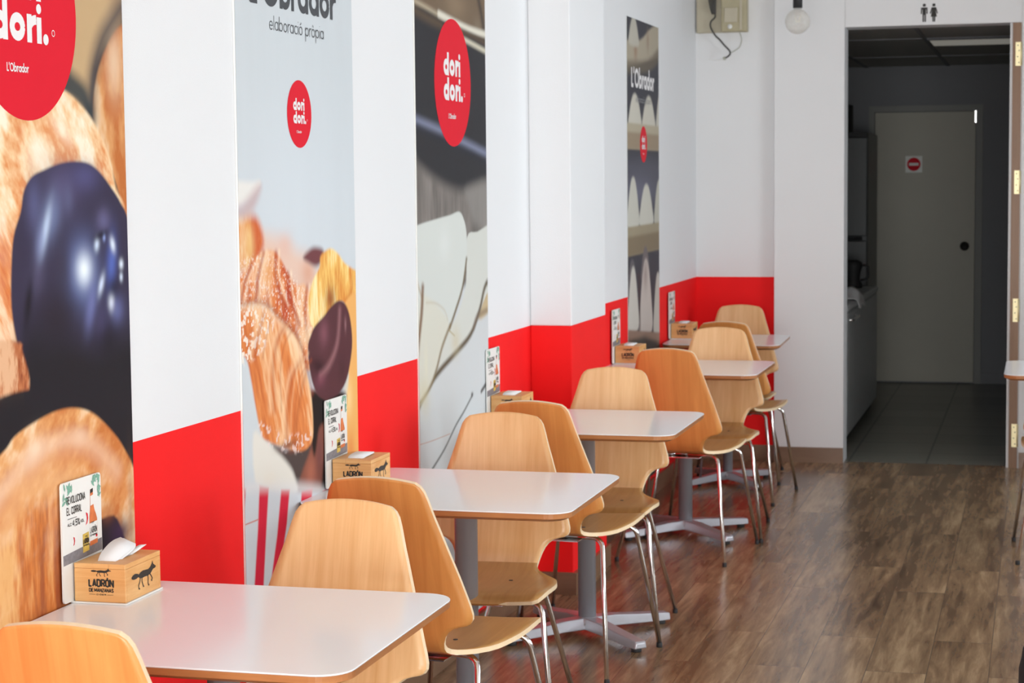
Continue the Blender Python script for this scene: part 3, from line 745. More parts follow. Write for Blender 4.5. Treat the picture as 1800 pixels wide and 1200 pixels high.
CH = [ # kind, top centre x, top y, yaw (deg), label
 ('A', 0.388, 2.740, -2, 'birch plywood chair cut off by the frame, its back to us, nearest of all'),
 ('B', 0.424, 3.965, -4, 'pale plywood chair facing us behind the nearest white table'),
 ('A', 0.375, 4.280, -6, 'orange-toned plywood chair with its back to us, touching the second table from the front'),
 ('B', 0.332, 5.567, 4, 'plywood chair facing us across the second table from the front, partly behind its grey column'),
 ('A', 0.337, 5.870, -5, 'plywood chair with its back to us at the near side of the middle table'),
 ('B', 0.363, 6.990, 2, 'pale plywood chair facing us across the middle table, right beside the red pillar'),
 ('A', 0.404, 7.800, -4, 'orange-brown plywood chair back in front of the fourth table, its back to us'),
 ('B', 0.438, 8.950, 2, 'plywood chair facing us across the fourth table from the front'),
 ('A', 0.401, 9.310, -3, 'plywood chair mostly hidden behind another back, at the near side of the last table'),
 ('B', 0.297, 10.560, 3, 'plywood chair facing us against the red back wall in the far corner'),
]
for i, (kd, xt, yt, yw_, lab) in enumerate(CH):
    o = proto if i == 0 else copy_tree(proto)
    rz = (0 if kd == 'A' else math.pi) + math.radians(yw_)
    f = (-math.sin(rz), math.cos(rz))
    o.location = (xt+0.31*f[0], yt+0.31*f[1], 0); o.rotation_euler = (0, 0, rz)
    tag(o, lab, 'chair', 'plywood chairs along the left wall')
o = copy_tree(proto); o.location = (2.003, 8.385, 0); o.rotation_euler = (0, 0, 0)
tag(o, 'chair cut off by the right edge of the frame, only its chrome legs showing', 'chair', 'plywood chairs along the right')

# ------------------------------------------------------------------ tables
def rrect(x0, x1, y0, y1, r, n=8):
    out = []
    for cx, cy, a in ((x1-r, y1-r, 0), (x0+r, y1-r, 90), (x0+r, y0+r, 180), (x1-r, y0+r, 270)):
        for k in range(n+1):
            t = math.radians(a+90*k/n); out.append((cx+r*math.cos(t), cy+r*math.sin(t)))
    return out
def make_table():
    root = empty('cafe_table', (0, 0, 0)); W_, D_ = 0.724, 0.676
    b = MB(); b.prism(rrect(-W_/2, W_/2, -D_/2, D_/2, .062), .7370, .7400); b.build('tabletop', M['laminate'], root, bevel=0.0008, segs=1)
    top = [k for k in bpy.data.objects if k.parent == root][0]; top['label'] = 'white laminate top surface'
    # wooden edge with a chamfered underside
    P1, P2, P3 = rrect(-W_/2, W_/2, -D_/2, D_/2, .062), rrect(-W_/2+.001, W_/2-.001, -D_/2+.001, D_/2-.001, .061), rrect(-W_/2+.02, W_/2-.02, -D_/2+.02, D_/2-.02, .05)
    n = len(P1); vs = [(x, y, .7368) for x, y in P1]+[(x, y, .7245) for x, y in P2]+[(x, y, .7155) for x, y in P3]
    fs = [list(range(n))]+[[k, (k+1) % n, n+(k+1) % n, n+k] for k in range(n)]+[[n+k, n+(k+1) % n, 2*n+(k+1) % n, 2*n+k] for k in range(n)]+[list(range(2*n, 3*n))[::-1]]
    b = MB(); b.add(vs, fs); o = b.build('edge_band', M['edge'], root); o['label'] = 'reddish brown wooden edge'
    b = MB(); b.box(-.17, .17, -.025, .025, .697, .715); b.box(-.025, .025, -.17, .17, .6975, .7148); b.build('mounting_bracket', M['dark_metal'], root)
    b = MB(); b.lathe([(.031, .055), (.031, .70), (.05, .702), (.05, .708)], (0, 0, 0), 32); b.build('column', M['steel'], root)
    bs = MB(); bs.lathe([(.036, .028), (.042, .04), (.040, .058), (.032, .064)], (0, 0, 0), 32); base = bs.build('base', M['steel'], root)
    for a in (45, 135, 225, 315):
        ca, sa = math.cos(math.radians(a)), math.sin(math.radians(a))
        b = MB(); L0, L1 = 0.012, .335
        sec = [(L0, .030, .022, .062), (.10, .029, .022, .060), (.20, .027, .018, .050), (.30, .025, .014, .042), (L1-.006, .0245, .014, .039), (L1, .020, .016, .034)]
        vs = []
        for l, w, z0, z1 in sec:
            for sw, z in ((-1, z0), (1, z0), (.82, z1), (-.82, z1)):
                vs.append((l*ca-sw*w*sa, l*sa+sw*w*ca, z))
        fs = [(0, 1, 2, 3)]
        for k in range(len(sec)-1):
            for q in range(4): fs.append((k*4+q, k*4+(q+1) % 4, k*4+4+(q+1) % 4, k*4+4+q))
        e = (len(sec)-1)*4; fs.append((e, e+3, e+2, e+1))
        b.add(vs, fs); fo = b.build('foot', M['steel'], root, bevel=0.003)
        b = MB(); b.lathe([(.017, 0), (.018, .003), (.018, .012), (.014, .016)], (.305*ca, .305*sa, 0), 16); b.build('glide', M['rubber'], fo)
    return root
tp = make_table()
TB = [(.735, 3.058, 1.0, 0, 'nearest white laminate table at the bottom left'),
      (.730, 4.705, 1.0, 0, 'second white table from the front, grey column on its near side in view'),
      (.716, 6.221, 1.0, 0, 'middle white table of the row, its splayed silver base in full view'),
      (.706, 8.212, .99, 0, 'fourth white table of the row, just past the red pillar'),
      (.600, 9.700, .81, 2.0, 'last white table of the row, in the far red corner')]
for i, (xr, yf, sx, rz, lab) in enumerate(TB):
    o = tp if i == 0 else copy_tree(tp)
    o.location = (xr-.724*sx/2, yf+.338, 0); o.rotation_euler = (0, 0, math.radians(rz)); o.scale = (sx, 1, 1)
    tag(o, lab, 'table', 'white tables along the left wall')
o = copy_tree(tp); o.location = (1.71+.362, 8.40+.338, 0); o.rotation_euler = (0, 0, 0); o.scale = (1, 1, 1)
tag(o, 'white table cut off by the right edge of the frame', 'table')

# ------------------------------------------------------------------ napkin dispensers with advert cards
def make_box():
    root = empty('napkin_dispenser', (0, 0, 0))     # origin: wall side, front corner, on the table
    X, Yd, H = .112, .168, .080
    b = MB(); b.box(.000, .121, 0.0, Yd, 0.0, .0035); o = b.build('base_board', M['card'], root, bevel=0.001); o['label'] = 'thin white base board'
    b = MB(); b.box(.008, .118, .004, .012, .0037, H-.010); b.box(.008, .118, Yd-.012, Yd-.004, .0037, H-.010); b.box(.008, .016, .012, Yd-.012, .0037, H-.010); b.box(.110, .118, .012, Yd-.012, .0037, H-.010)
    b.build('box', M['pine'], root, bevel=0.0012)
    b = MB()   # lid with a slot
    sx0, sx1, sy0, sy1 = .046, .082, .035, .135
    for q in ((.008, sx0, .004, Yd-.004), (sx1, .118, .004, Yd-.004), (sx0, sx1, .004, sy0), (sx0, sx1, sy1, Yd-.004)): b.box(*q, H-.0098, H)
    b.build('lid', M['pine'], root, bevel=0.001)
    b = MB(); b.prism([(y, z) for y, z in rrect(-.034, .134, .0036, .242, .008, 4)], .001, .0045, plane='x'); cd = b.build('advert_card', M['card'], root); cd['label'] = 'upright white advert card'
    # printed front
    fl = Flat(lambda u, v: (u, .0036, v))
    cx = .066
    fox(fl, cx-.022, .0555, .044, .016, t=.028)
    fl.cond('LADRÓN', cx-.026, .0335, .0165, .052, .0034)
    fl.cond('DE', cx-.026, .0235, .0080, .0085, .0016); fl.cond('MANZANAS', cx-.0145, .0235, .0080, .0405, .0016)
    fl.cond('CIDER', cx-.010, .0175, .0030, .020, .0008, gap=.7); fl.stroke([(cx-.026, .019), (cx-.013, .019)], .0006); fl.stroke([(cx+.013, .019), (cx+.026, .019)], .0006)
    o = fl.mb.build('front_lettering', M['ink'], root, recalc=False); o['label'] = 'black fox emblem and lettering'
    fl = Flat(lambda u, v: (.1186, u, v)); fox(fl, .030, .020, .112, .046, t=.026)
    o = fl.mb.build('side_emblem', M['ink'], root, recalc=False); o['label'] = 'black running fox emblem'
    # printed card; u runs along +Y from the card's left edge, v up
    u0, v0, CW, CH_ = -.034, .0036, .168, .2384
    def cardfn(h): return lambda u, v: (.0046+h, u0+u*CW, v0+v*CH_)
    fl = Flat(cardfn(.0002)); fl.poly([(0.01, .315), (.99, .335), (.99, .44), (0.01, .40)])
    o = fl.mb.build('stone_print', M['stone_ink'], cd, recalc=False)
    fl = Flat(cardfn(.0004))
    rg = random.Random(3)
    for cx_, cy_, n in ((.16, .94, 9), (.86, .95, 10), (.04, .86, 4), (.95, .85, 5)):
        for k in range(n):
            a = rg.uniform(0, 6.28); px, py = cx_+rg.uniform(-.09, .09), min(.985, cy_+rg.uniform(-.035, .03)); l, w = .055, .018
            px = min(max(px, .05), .95)
            c1, s1 = math.cos(a), math.sin(a)
            fl.poly([(min(max(px+l*c1*p-w*s1*q, .005), .995), min(py+(l*s1*p+w*c1*q)*.7, .995)) for p, q in ((-1, 0), (-.4, 1), (.4, .9), (1, 0), (.4, -.9), (-.4, -1))])
    fl.mb.build('leaf_print', M['green_ink'], cd, recalc=False)
    fl = Flat(cardfn(.0006))
    fl.cond('REVOLUCIONA', .12, .812, .066, .46, .0095, gap=.4); fl.cond('EL', .12, .722, .066, .075, .0095); fl.cond('CORRAL', .235, .722, .066, .25, .0095)
    fl.stroke([(.13, .690), (.36, .690)], .004)
    fl.cond('ALC.', .13, .628, .028, .10, .006); fl.cond('4,5%', .255, .618, .056, .17, .009); fl.cond('VOL.', .45, .628, .028, .10, .006)
    o = fl.mb.build('headline_lettering', M['ink'], cd, recalc=False); o['label'] = 'black condensed lettering'
    fl = Flat(cardfn(.0006)); fl.poly([(.715, .845), (.785, .853), (.785, .885), (.715, .878)]); fl.mb.build('bottle_cap_print', M['ink'], cd, recalc=False)
    fl = Flat(cardfn(.0006)); fox(fl, .705, .585, .10, .022)
    fl.cond('LADRÓN', .695, .505, .055, .165, .009); fl.cond('DE MANZANAS', .695, .480, .018, .165, .004)
    fl.cond('LADRÓN', .51, .438, .045, .135, .009); fl.cond('DE MANZANAS', .51, .418, .015, .135, .004)
    fox(fl, .54, .49, .08, .02)
    fl.mb.build('label_lettering', M['ink'], cd, recalc=False)
    fl = Flat(cardfn(.0003))
    fl.poly([(.68, .40), (.88, .41), (.88, .615), (.855, .655), (.815, .70), (.795, .745), (.785, .885), (.715, .878), (.71, .745), (.70, .70), (.685, .655), (.68, .61)])
    fl.mb.build('bottle_print', M['amber_ink'], cd, recalc=False)
    fl = Flat(cardfn(.0005)); fl.poly([(.675, .44), (.875, .448), (.875, .60), (.675, .592)])
    fl.mb.build('bottle_label_print', M['card'], cd, recalc=False)
    fl = Flat(cardfn(.0005)); fl.poly([(.715, .74), (.80, .748), (.79, .83), (.715, .822)])
    fl.mb.build('neck_label_print', M['card'], cd, recalc=False)
    fl = Flat(cardfn(.00035)); fl.poly([(.50, .365), (.66, .372), (.66, .50), (.655, .53), (.50, .522)]); fl.mb.build('glass_print', M['yellow_ink'], cd, recalc=False)
    fl = Flat(cardfn(.0007))
    for cx_, cy_, k in ((.60, .655, 1.0), (.27, .50, .7)):
        pts = [(cx_-.01*k, cy_+.045*k), (cx_+.035*k, cy_+.03*k), (cx_+.045*k, cy_-.01*k), (cx_+.02*k, cy_-.05*k), (cx_-.02*k, cy_-.065*k), (cx_+.012*k, cy_-.03*k), (cx_+.015*k, cy_)]
        fl.poly(pts)
    fl.disc(.85, .475, .022, 14, ry=.014)
    fl.mb.build('chilli_print', M['red_ink'], cd, recalc=False)
    return root
bp = make_box()
BXS = [(3.492, 'wooden napkin box with advert card on the nearest table'), (4.968, 'wooden napkin box with advert card on the second table from the front'),
       (6.56, 'wooden napkin box with advert card on the middle table, near the white dough poster'), (8.63, 'wooden napkin box on the fourth table, partly behind the pillar'),
       (10.02, 'wooden napkin box in front of the red wall on the last table')]
for i, (y, lab) in enumerate(BXS):
    o = bp if i == 0 else copy_tree(bp)
    o.location = (.008, y, .7402); tag(o, lab, 'napkin box', 'napkin boxes on the tables')
# napkins
def napkin(name, loc, tall):
    b = MB()
    def sheet(pts_a, pts_b):
        n = len(pts_a); vs = [tuple(p) for p in pts_a]+[tuple(p) for p in pts_b]
        b.add(vs, [(k, k+1, n+k+1, n+k) for k in range(n-1)], 0, True)
    if tall:
        ca = catmull([(.046, .026, -.008), (.045, .045, .010), (.045, .075, .022), (.046, .102, .028), (.050, .125, .030)], 6)
        cb = catmull([(.080, .030, -.008), (.084, .048, .001), (.086, .080, .008), (.085, .108, .014), (.080, .122, .020)], 6)
        sheet(ca, cb)
        sheet([(x+.004, y+.006, z-.003) for x, y, z in ca], [(x+.001, y+.008, z-.003) for x, y, z in cb])
        sheet(catmull([(.062, .09, -.006), (.074, .118, .006), (.082, .145, .012)], 6), catmull([(.074, .10, -.008), (.088, .122, .004), (.094, .152, .012)], 6))
    else:
        for q in range(3):
            z = .0015+.0015*q
            sheet(catmull([(.044-.002*q, .035, -.006), (.042, .042, z), (.042, .10, z+.003), (.046, .128, z)], 6), catmull([(.078, .036, -.006), (.088-.003*q, .045, z), (.090, .09, z+.002), (.084, .13, z)], 6))
    o = b.build(name, M['paper'], None, loc, recalc=False, solid=0.0006)
    return o
NL = ['white paper napkins fanning up out of the nearest wooden box', 'white napkins lying flat in the slot of the second wooden box', 'white napkins in the slot of the middle wooden box', 'white napkins in the slot of the fourth wooden box', 'white napkins in the slot of the farthest wooden box']
for i, (y, lab) in enumerate(BXS):
    o = napkin('paper_napkin', (.008, y, .8212), i == 0); tag(o, NL[i], 'napkin', 'napkins in the wooden boxes')

# ------------------------------------------------------------------ black bag at the right edge
bg_ = empty('black_bag', (2.02, 5.25, 0))
def blob(name, cx, cy, cz, rx, ry, rz_, p, parent, mt, seed):
    b = MB(); n, m = 36, 22; vs = []; rg = random.Random(seed); ph = [rg.uniform(0, 6.28) for _ in range(6)]
    for j in range(m+1):
        th = math.pi*j/m
        for i in range(n):
            a = 2*math.pi*i/n
            sp = lambda v: math.copysign(abs(v)**p, v)
            wob = 1+.03*math.sin(3*a+ph[0])*math.sin(2*th+ph[1])+.025*math.sin(7*a+ph[2]+4*th)+.015*math.sin(13*th+ph[3])
            vs.append((cx+rx*sp(math.cos(a))*sp(math.sin(th))*wob, cy+ry*sp(math.sin(a))*sp(math.sin(th))*wob, cz+rz_*sp(math.cos(th))))
    fs = [(j*n+i, j*n+(i+1) % n, (j+1)*n+(i+1) % n, (j+1)*n+i) for j in range(m) for i in range(n)]
    b.add(vs, fs, 0, True); return b.build(name, mt, parent)
blob('body', 0, 0, .20, .205, .13, .20, .55, bg_, M['black_cloth'], 2)
blob('pocket', 0, -.135, .14, .13, .04, .10, .5, bg_, M['black_cloth'], 5)
b = MB(); b.tube(fillet([(-.05, 0, .39), (-.05, 0, .45), (.05, 0, .45), (.05, 0, .39)], .03), .009); b.build('handle', M['black_cloth'], bg_)
tag(bg_, 'soft black bag cut off by the bottom right corner of the frame', 'bag')

# ------------------------------------------------------------------ poster artwork (printed faces)
RS = np.random.RandomState(7)
TAB = RS.rand(256, 256)
def vnoise(x, y):
    xi = np.floor(x).astype(int); yi = np.floor(y).astype(int); fx = x-xi; fy = y-yi
    fx = fx*fx*(3-2*fx); fy = fy*fy*(3-2*fy)
    g = lambda a, b: TAB[a % 256, b % 256]
    return (g(xi, yi)*(1-fx)+g(xi+1, yi)*fx)*(1-fy)+(g(xi, yi+1)*(1-fx)+g(xi+1, yi+1)*fx)*fy
def fbm(x, y, o=4, off=0.0):
    s = 0; a = 0.5; t = 0
    for k in range(o):
        s = s+a*vnoise(x*2**k+off+13.7*k, y*2**k+off*1.7+5.1*k); t += a; a *= 0.55
    return s/t
def lin(c):
    c = np.array(c, float)/255.0
    return np.where(c <= 0.04045, c/12.92, ((c+0.055)/1.055)**2.4)
class Art:
    """colours worked out point by point on the poster plane, metres (Y, Z)"""
    def __init__(s, y0, y1, z0, z1, dy, dz, base):
        s.ny = int((y1-y0)/dy)+1; s.nz = int((z1-z0)/dz)+1
        s.y = np.linspace(y0, y1, s.ny); s.z = np.linspace(z0, z1, s.nz)
        s.Y, s.Z = np.meshgrid(s.y, s.z)
        s.C = np.zeros(s.Y.shape+(3,)); s.C[:] = lin(base)
    def mask(s, pts, soft, smooth=True):
        if smooth and len(pts) > 3: pts = catmull(pts, 4, True)
        P = np.array(pts); pad = soft*1.5
        ys = (s.y > P[:, 0].min()-pad) & (s.y < P[:, 0].max()+pad); zs = (s.z > P[:, 1].min()-pad) & (s.z < P[:, 1].max()+pad)
        m = np.zeros(s.Y.shape)
        if not ys.any() or not zs.any(): return m
        i0, i1 = np.where(zs)[0][[0, -1]]; j0, j1 = np.where(ys)[0][[0, -1]]
        Y = s.Y[i0:i1+1, j0:j1+1]; Z = s.Z[i0:i1+1, j0:j1+1]
        d2 = np.full(Y.shape, 1e9); ins = np.zeros(Y.shape, bool)
        n = len(P)
        for k in range(n):
            a = P[k]; b = P[(k+1) % n]; e = b-a; l = e@e+1e-12
            t = np.clip(((Y-a[0])*e[0]+(Z-a[1])*e[1])/l, 0, 1)
            d2 = np.minimum(d2, (Y-a[0]-t*e[0])**2+(Z-a[1]-t*e[1])**2)
            c = ((a[1] > Z) != (b[1] > Z))
            with np.errstate(divide='ignore', invalid='ignore'):
                xi = (b[0]-a[0])*(Z-a[1])/((b[1]-a[1]) if abs(b[1]-a[1]) > 1e-12 else 1e-12)+a[0]
            ins ^= c & (Y < xi)
        d = np.sqrt(d2)*np.where(ins, 1, -1)
        v = np.clip(0.5+0.5*d/max(soft, 1e-5), 0, 1); m[i0:i1+1, j0:j1+1] = v*v*(3-2*v)
        return m
    def put(s, m, col, a=1.0):
        c = col if isinstance(col, np.ndarray) and col.ndim == 3 else lin(col)
        m = (m*a)[..., None]; s.C = s.C*(1-m)+c*m
    def fill(s, pts, col, soft=0.004, a=1.0, smooth=True): s.put(s.mask(pts, soft, smooth), col, a)
    def line(s, pts, w, col, soft=0.004, a=1.0):
        pts = catmull(pts, 5); d2 = np.full(s.Y.shape, 1e9)
        for p, q in zip(pts[:-1], pts[1:]):
            p = np.array(p); q = np.array(q); e = q-p; l = e@e+1e-12
            t = np.clip(((s.Y-p[0])*e[0]+(s.Z-p[1])*e[1])/l, 0, 1)
            d2 = np.minimum(d2, (s.Y-p[0]-t*e[0])**2+(s.Z-p[1]-t*e[1])**2)
        d = np.sqrt(d2); v = np.clip((w/2-d)/soft*0.5+0.5, 0, 1); s.put(v*v*(3-2*v), col, a)
    def spot(s, c, ry, rz, col, a=1.0, ang=0.0, pw=1.0):
        ca, sa = math.cos(math.radians(ang)), math.sin(math.radians(ang))
        u = ((s.Y-c[0])*ca+(s.Z-c[1])*sa)/ry; v = (-(s.Y-c[0])*sa+(s.Z-c[1])*ca)/rz
        s.put(np.exp(-(u*u+v*v)**pw), col, a)
    def crust(s, pts, pale, mid, dark, sy, sz, soft=0.004, off=0.0, shear=0.0, sharp=2.2, a=1.0):
        """baked crust: pale flour over golden brown, streaked"""
        n = fbm((s.Y+shear*s.Z)*sy, s.Z*sz, 5, off); n = np.clip((n-0.5)*sharp*1.6+0.5, 0, 1)[..., None]
        n3 = fbm((s.Y+shear*s.Z)*sy*5, s.Z*sz*5, 3, off+2)[..., None]
        n2 = fbm(s.Y*sy*.35, s.Z*sz*.35, 3, off+7)[..., None]
        n = np.clip(n*.72+(n2-.5)*1.1+(n3-.5)*.7+.24, 0, 1)
        c = np.where(n < .5, lin(dark)*(1-n*2)+lin(mid)*n*2, lin(mid)*(2-n*2)+lin(pale)*(n*2-1))
        s.put(s.mask(pts, soft), c, a)
    def speck(s, pts, col, sc, th, a=0.8, off=3.0, soft=.01):
        n = fbm(s.Y*sc, s.Z*sc, 2, off); v = np.clip((n-th)*9, 0, 1); s.put(s.mask(pts, soft)*v, col, a)
    def build(s, parent, x):
        ny, nz = s.ny, s.nz
        me = bpy.data.meshes.new('printed_face')
        co = np.empty((nz*ny, 3)); co[:, 0] = x; co[:, 1] = s.Y.ravel(); co[:, 2] = s.Z.ravel()
        i = np.arange(nz*ny).reshape(nz, ny)
        q = np.stack([i[:-1, :-1], i[:-1, 1:], i[1:, 1:], i[1:, :-1]], -1).reshape(-1, 4)
        me.vertices.add(nz*ny); me.vertices.foreach_set('co', co.ravel())
        me.loops.add(q.size); me.loops.foreach_set('vertex_index', q.ravel().astype(np.int32))
        me.polygons.add(len(q)); me.polygons.foreach_set('loop_start', np.arange(0, q.size, 4, dtype=np.int32)); me.polygons.foreach_set('loop_total', np.full(len(q), 4, np.int32))
        me.update(); me.validate()
        at = me.color_attributes.new('print', 'FLOAT_COLOR', 'POINT')
        rgba = np.ones((nz*ny, 4), np.float32); rgba[:, :3] = s.C.reshape(-1, 3); at.data.foreach_set('color', rgba.ravel())
        me.materials.append(M['print']); return link('printed_face', me, parent)
BT = 0.006
def poster(art, y0, y1, z0, z1, label, thick=BT):
    root = empty('wall_poster', (0, (y0+y1)/2, z0))
    def loc(o): o.location = (0, -(y0+y1)/2, -z0); return o
    b = MB(); b.box(0.0005, thick-.0006, y0, y1, z0, z1); loc(b.build('backing_board', M['card'], root))
    loc(art.build(root, thick))
    tag(root, label, 'poster'); return root, loc
def logo(root, loc, cy, cz, r, thick=BT, small=True, dy=0.0):
    fl = Flat(lambda u, v: (thick+.0006, cy+u*r, cz+v*r)); fl.disc(0, 0, 1, 72)
    lo = loc(fl.mb.build('logo_disc', M['red_ink'], root, recalc=False)); lo['label'] = 'red round logo'
    mk = lambda: Flat(lambda u, v: (thick+.0012, cy+dy+u*r, cz+v*r))
    def done(fl, name, lab):
        o = loc(fl.mb.build(name, M['white_ink'], root, recalc=False)); o['label'] = lab
    for row, txt in ((.105, 'dori'), (-.283, 'dori.')):
        fl = mk(); fl.geo(txt, -.515, row, .36, xh=.72, t=.25, gap=.10, W=.80, width=(.935 if txt == 'dori' else 1.07))
        done(fl, 'logo_lettering', 'white rounded lettering')
    if small:
        fl = mk(); fl.geo("L'Obrador", -.27, -.565, .085, xh=.66, t=.16, gap=.05, width=.40); done(fl, 'logo_subtitle', 'small white lettering')
    fl = mk(); fl.stroke(arc(.62, -.17, .028, .028, 0, 360, 14), .008); done(fl, 'registered_mark', 'tiny white ring mark')

# ---- poster with the chocolate glazed pastry (nearest)
A = Art(2.97, 3.7945, 0.10, 2.62, .0026, .0016, (36, 33, 39))
A.fill([(3.498,2.039),(3.846,2.079),(3.792,1.921),(3.729,1.870),(3.662,1.797),(3.632,1.716),(3.526,1.735),(3.420,1.849)], (196,166,126), .02)
A.spot((3.772,1.933), .04, .06, (176,146,112), .8)
A.crust([(3.822,1.900),(3.769,1.884),(3.715,1.840),(3.674,1.786),(3.653,1.728),(3.653,1.689),(3.678,1.649),(3.714,1.609),(3.750,1.562),(3.791,1.485),(3.839,1.484),(3.863,1.903)], (236,206,170), (220,160,104), (192,112,58), 9, 5, .006, 2)
A.spot((3.752,1.813), .035, .07, (240,215,184), .7)
A.line([(3.800,1.936),(3.757,1.904),(3.709,1.866),(3.676,1.821),(3.652,1.763),(3.647,1.705)], .034, (66,64,72), .03, .9)
A.fill([(3.535,1.802),(3.571,1.784),(3.623,1.761),(3.652,1.717),(3.653,1.681),(3.620,1.705),(3.573,1.728),(3.504,1.751)], (58,66,70), .02, .95)
A.crust([(2.984,1.762),(3.289,1.788),(3.415,1.763),(3.531,1.748),(3.596,1.724),(3.651,1.692),(3.696,1.649),(3.727,1.609),(3.747,1.556),(3.792,1.503),(3.796,1.389),(3.477,1.304),(3.360,1.226),(3.362,1.185),(3.304,1.180),(2.948,1.177)], (252,238,214), (243,206,160), (226,148,90), 16, 12, .006, 5, shear=.5)
A.crust([(2.966,1.475),(3.270,1.486),(3.342,1.463),(3.321,1.358),(3.350,1.227),(3.362,1.185),(3.304,1.180),(2.948,1.177)], (248,214,180), (230,148,88), (206,98,42), 34, 9, .04, 9, shear=.7, a=.85)
A.crust([(2.955,1.292),(3.299,1.274),(3.340,1.249),(3.362,1.185),(3.304,1.178),(2.947,1.172)], (226,178,140), (190,116,74), (136,64,42), 40, 12, .01, 12, a=.8)
A.spot((3.428,1.618), .05, .03, (252,236,214), .7); A.spot((3.354,1.665), .012, .012, (216,128,76), .7); A.spot((3.522,1.669), .05, .02, (252,238,216), .6, -30)
A.fill([(3.303,1.338),(3.307,1.411),(3.319,1.469),(3.348,1.514),(3.363,1.553),(3.395,1.580),(3.444,1.593),(3.504,1.605),(3.566,1.610),(3.628,1.606),(3.677,1.588),(3.726,1.557),(3.766,1.526),(3.801,1.482),(3.830,1.328),(3.816,1.087),(3.377,1.137),(3.353,1.216),(3.320,1.270)], (58,52,74), .005)
A.spot((3.516,1.558), .07, .05, (88,80,116), .8); A.spot((3.612,1.580), .06, .03, (92,90,140), .6); A.spot((3.400,1.526), .03, .05, (96,98,140), .7)
A.spot((3.466,1.503), .035, .05, (122,134,176), .75, -30); A.spot((3.442,1.477), .012, .045, (196,214,238), .95, -24); A.spot((3.423,1.455), .02, .04, (140,150,196), .6, -20)
A.spot((3.538,1.535), .02, .03, (100,104,140), .5); A.spot((3.687,1.490), .03, .025, (104,100,140), .8)
A.spot((3.591,1.387), .06, .065, (120,138,198), .85); A.spot((3.596,1.394), .030, .030, (238,248,255), 1)
A.spot((3.718,1.402), .022, .055, (88,106,184), .9, -10); A.spot((3.654,1.442), .010, .013, (206,222,244), .95, -20); A.spot((3.687,1.457), .006, .008, (160,180,240), .9)
A.spot((3.725,1.440), .010, .016, (224,234,250), .95, 25); A.spot((3.762,1.398), .009, .010, (226,236,252), .95); A.spot((3.760,1.371), .007, .009, (214,226,248), .95)
A.spot((3.669,1.360), .010, .022, (214,226,250), .95, -30); A.spot((3.621,1.317), .02, .05, (118,124,180), .8, -20); A.spot((3.713,1.320), .013, .017, (236,244,255), 1)
A.spot((3.735,1.304), .03, .03, (120,128,186), .6, 30); A.spot((3.669,1.279), .03, .035, (84,78,118), .7)
A.spot((3.675,1.462), .03, .008, (30,26,40), .8, 10); A.spot((3.725,1.352), .03, .02, (34,30,44), .7); A.spot((3.506,1.402), .03, .05, (60,54,70), .6); A.spot((3.403,1.385), .03, .04, (90,84,114), .6, -30)
A.spot((3.367,1.339), .014, .05, (26,22,30), .9, -15); A.spot((3.477,1.304), .10, .06, (44,37,46), .85); A.spot((3.693,1.242), .05, .05, (34,30,40), .8); A.fill([(3.211,1.177),(3.296,1.232),(3.385,1.267),(3.522,1.267),(3.667,1.233),(3.825,1.243),(3.869,1.032),(3.462,1.038),(3.204,1.074)], (36,33,38), .05, .97); A.spot((3.384,1.246), .05, .06, (36,33,39), .7)
A.crust([(2.955,1.292),(3.299,1.274),(3.340,1.249),(3.362,1.185),(3.304,1.178),(2.947,1.172)], (226,178,140), (190,116,74), (136,64,42), 40, 12, .006, 12, a=1.0)
A.crust([(2.931,0.907),(3.046,1.015),(3.245,1.068),(3.299,1.095),(3.376,1.113),(3.467,1.125),(3.549,1.121),(3.621,1.101),(3.695,1.059),(3.753,1.013),(3.803,0.943),(3.800,0.797),(3.752,0.818),(3.698,0.881),(3.619,0.842),(3.814,0.560),(2.919,0.723)], (246,218,182), (226,164,106), (200,120,64), 9, 9, .005, 21, shear=-.4)
A.line([(3.198,0.965),(3.305,1.022),(3.440,1.058),(3.581,1.047),(3.716,0.968)], .04, (250,226,200), .025, .6); A.spot((3.372,1.051), .04, .03, (252,232,210), .6, 30); A.spot((3.557,1.059), .03, .02, (252,228,200), .6)
A.line([(3.237,0.942),(3.325,1.003),(3.462,1.038),(3.604,1.024),(3.766,0.924)], .05, (206,120,60), .05, .55)
A.line([(3.232,0.858),(3.280,0.956),(3.369,0.996),(3.505,0.987)], .05, (232,180,130), .05, .7)
A.crust([(2.931,0.917),(3.235,0.900),(3.322,0.949),(3.457,0.961),(3.576,0.953),(3.566,0.793),(3.442,0.716),(3.224,0.721),(2.919,0.723)], (232,178,116), (204,116,54), (150,64,34), 26, 5, .03, 33, a=.8)
A.spot((3.727,0.840), .05, .03, (62,44,72), .95); A.spot((3.672,0.891), .03, .02, (160,90,60), .5); A.spot((3.777,0.874), .012, .1, (150,100,70), .4)
rt, lc = poster(A, 2.97, 3.7945, 0.10, 2.62, 'nearest wall poster, a chocolate-glazed pastry cut off by the left edge', .004)
logo(rt, lc, 3.384, 1.890, .205, .004, dy=-.018)

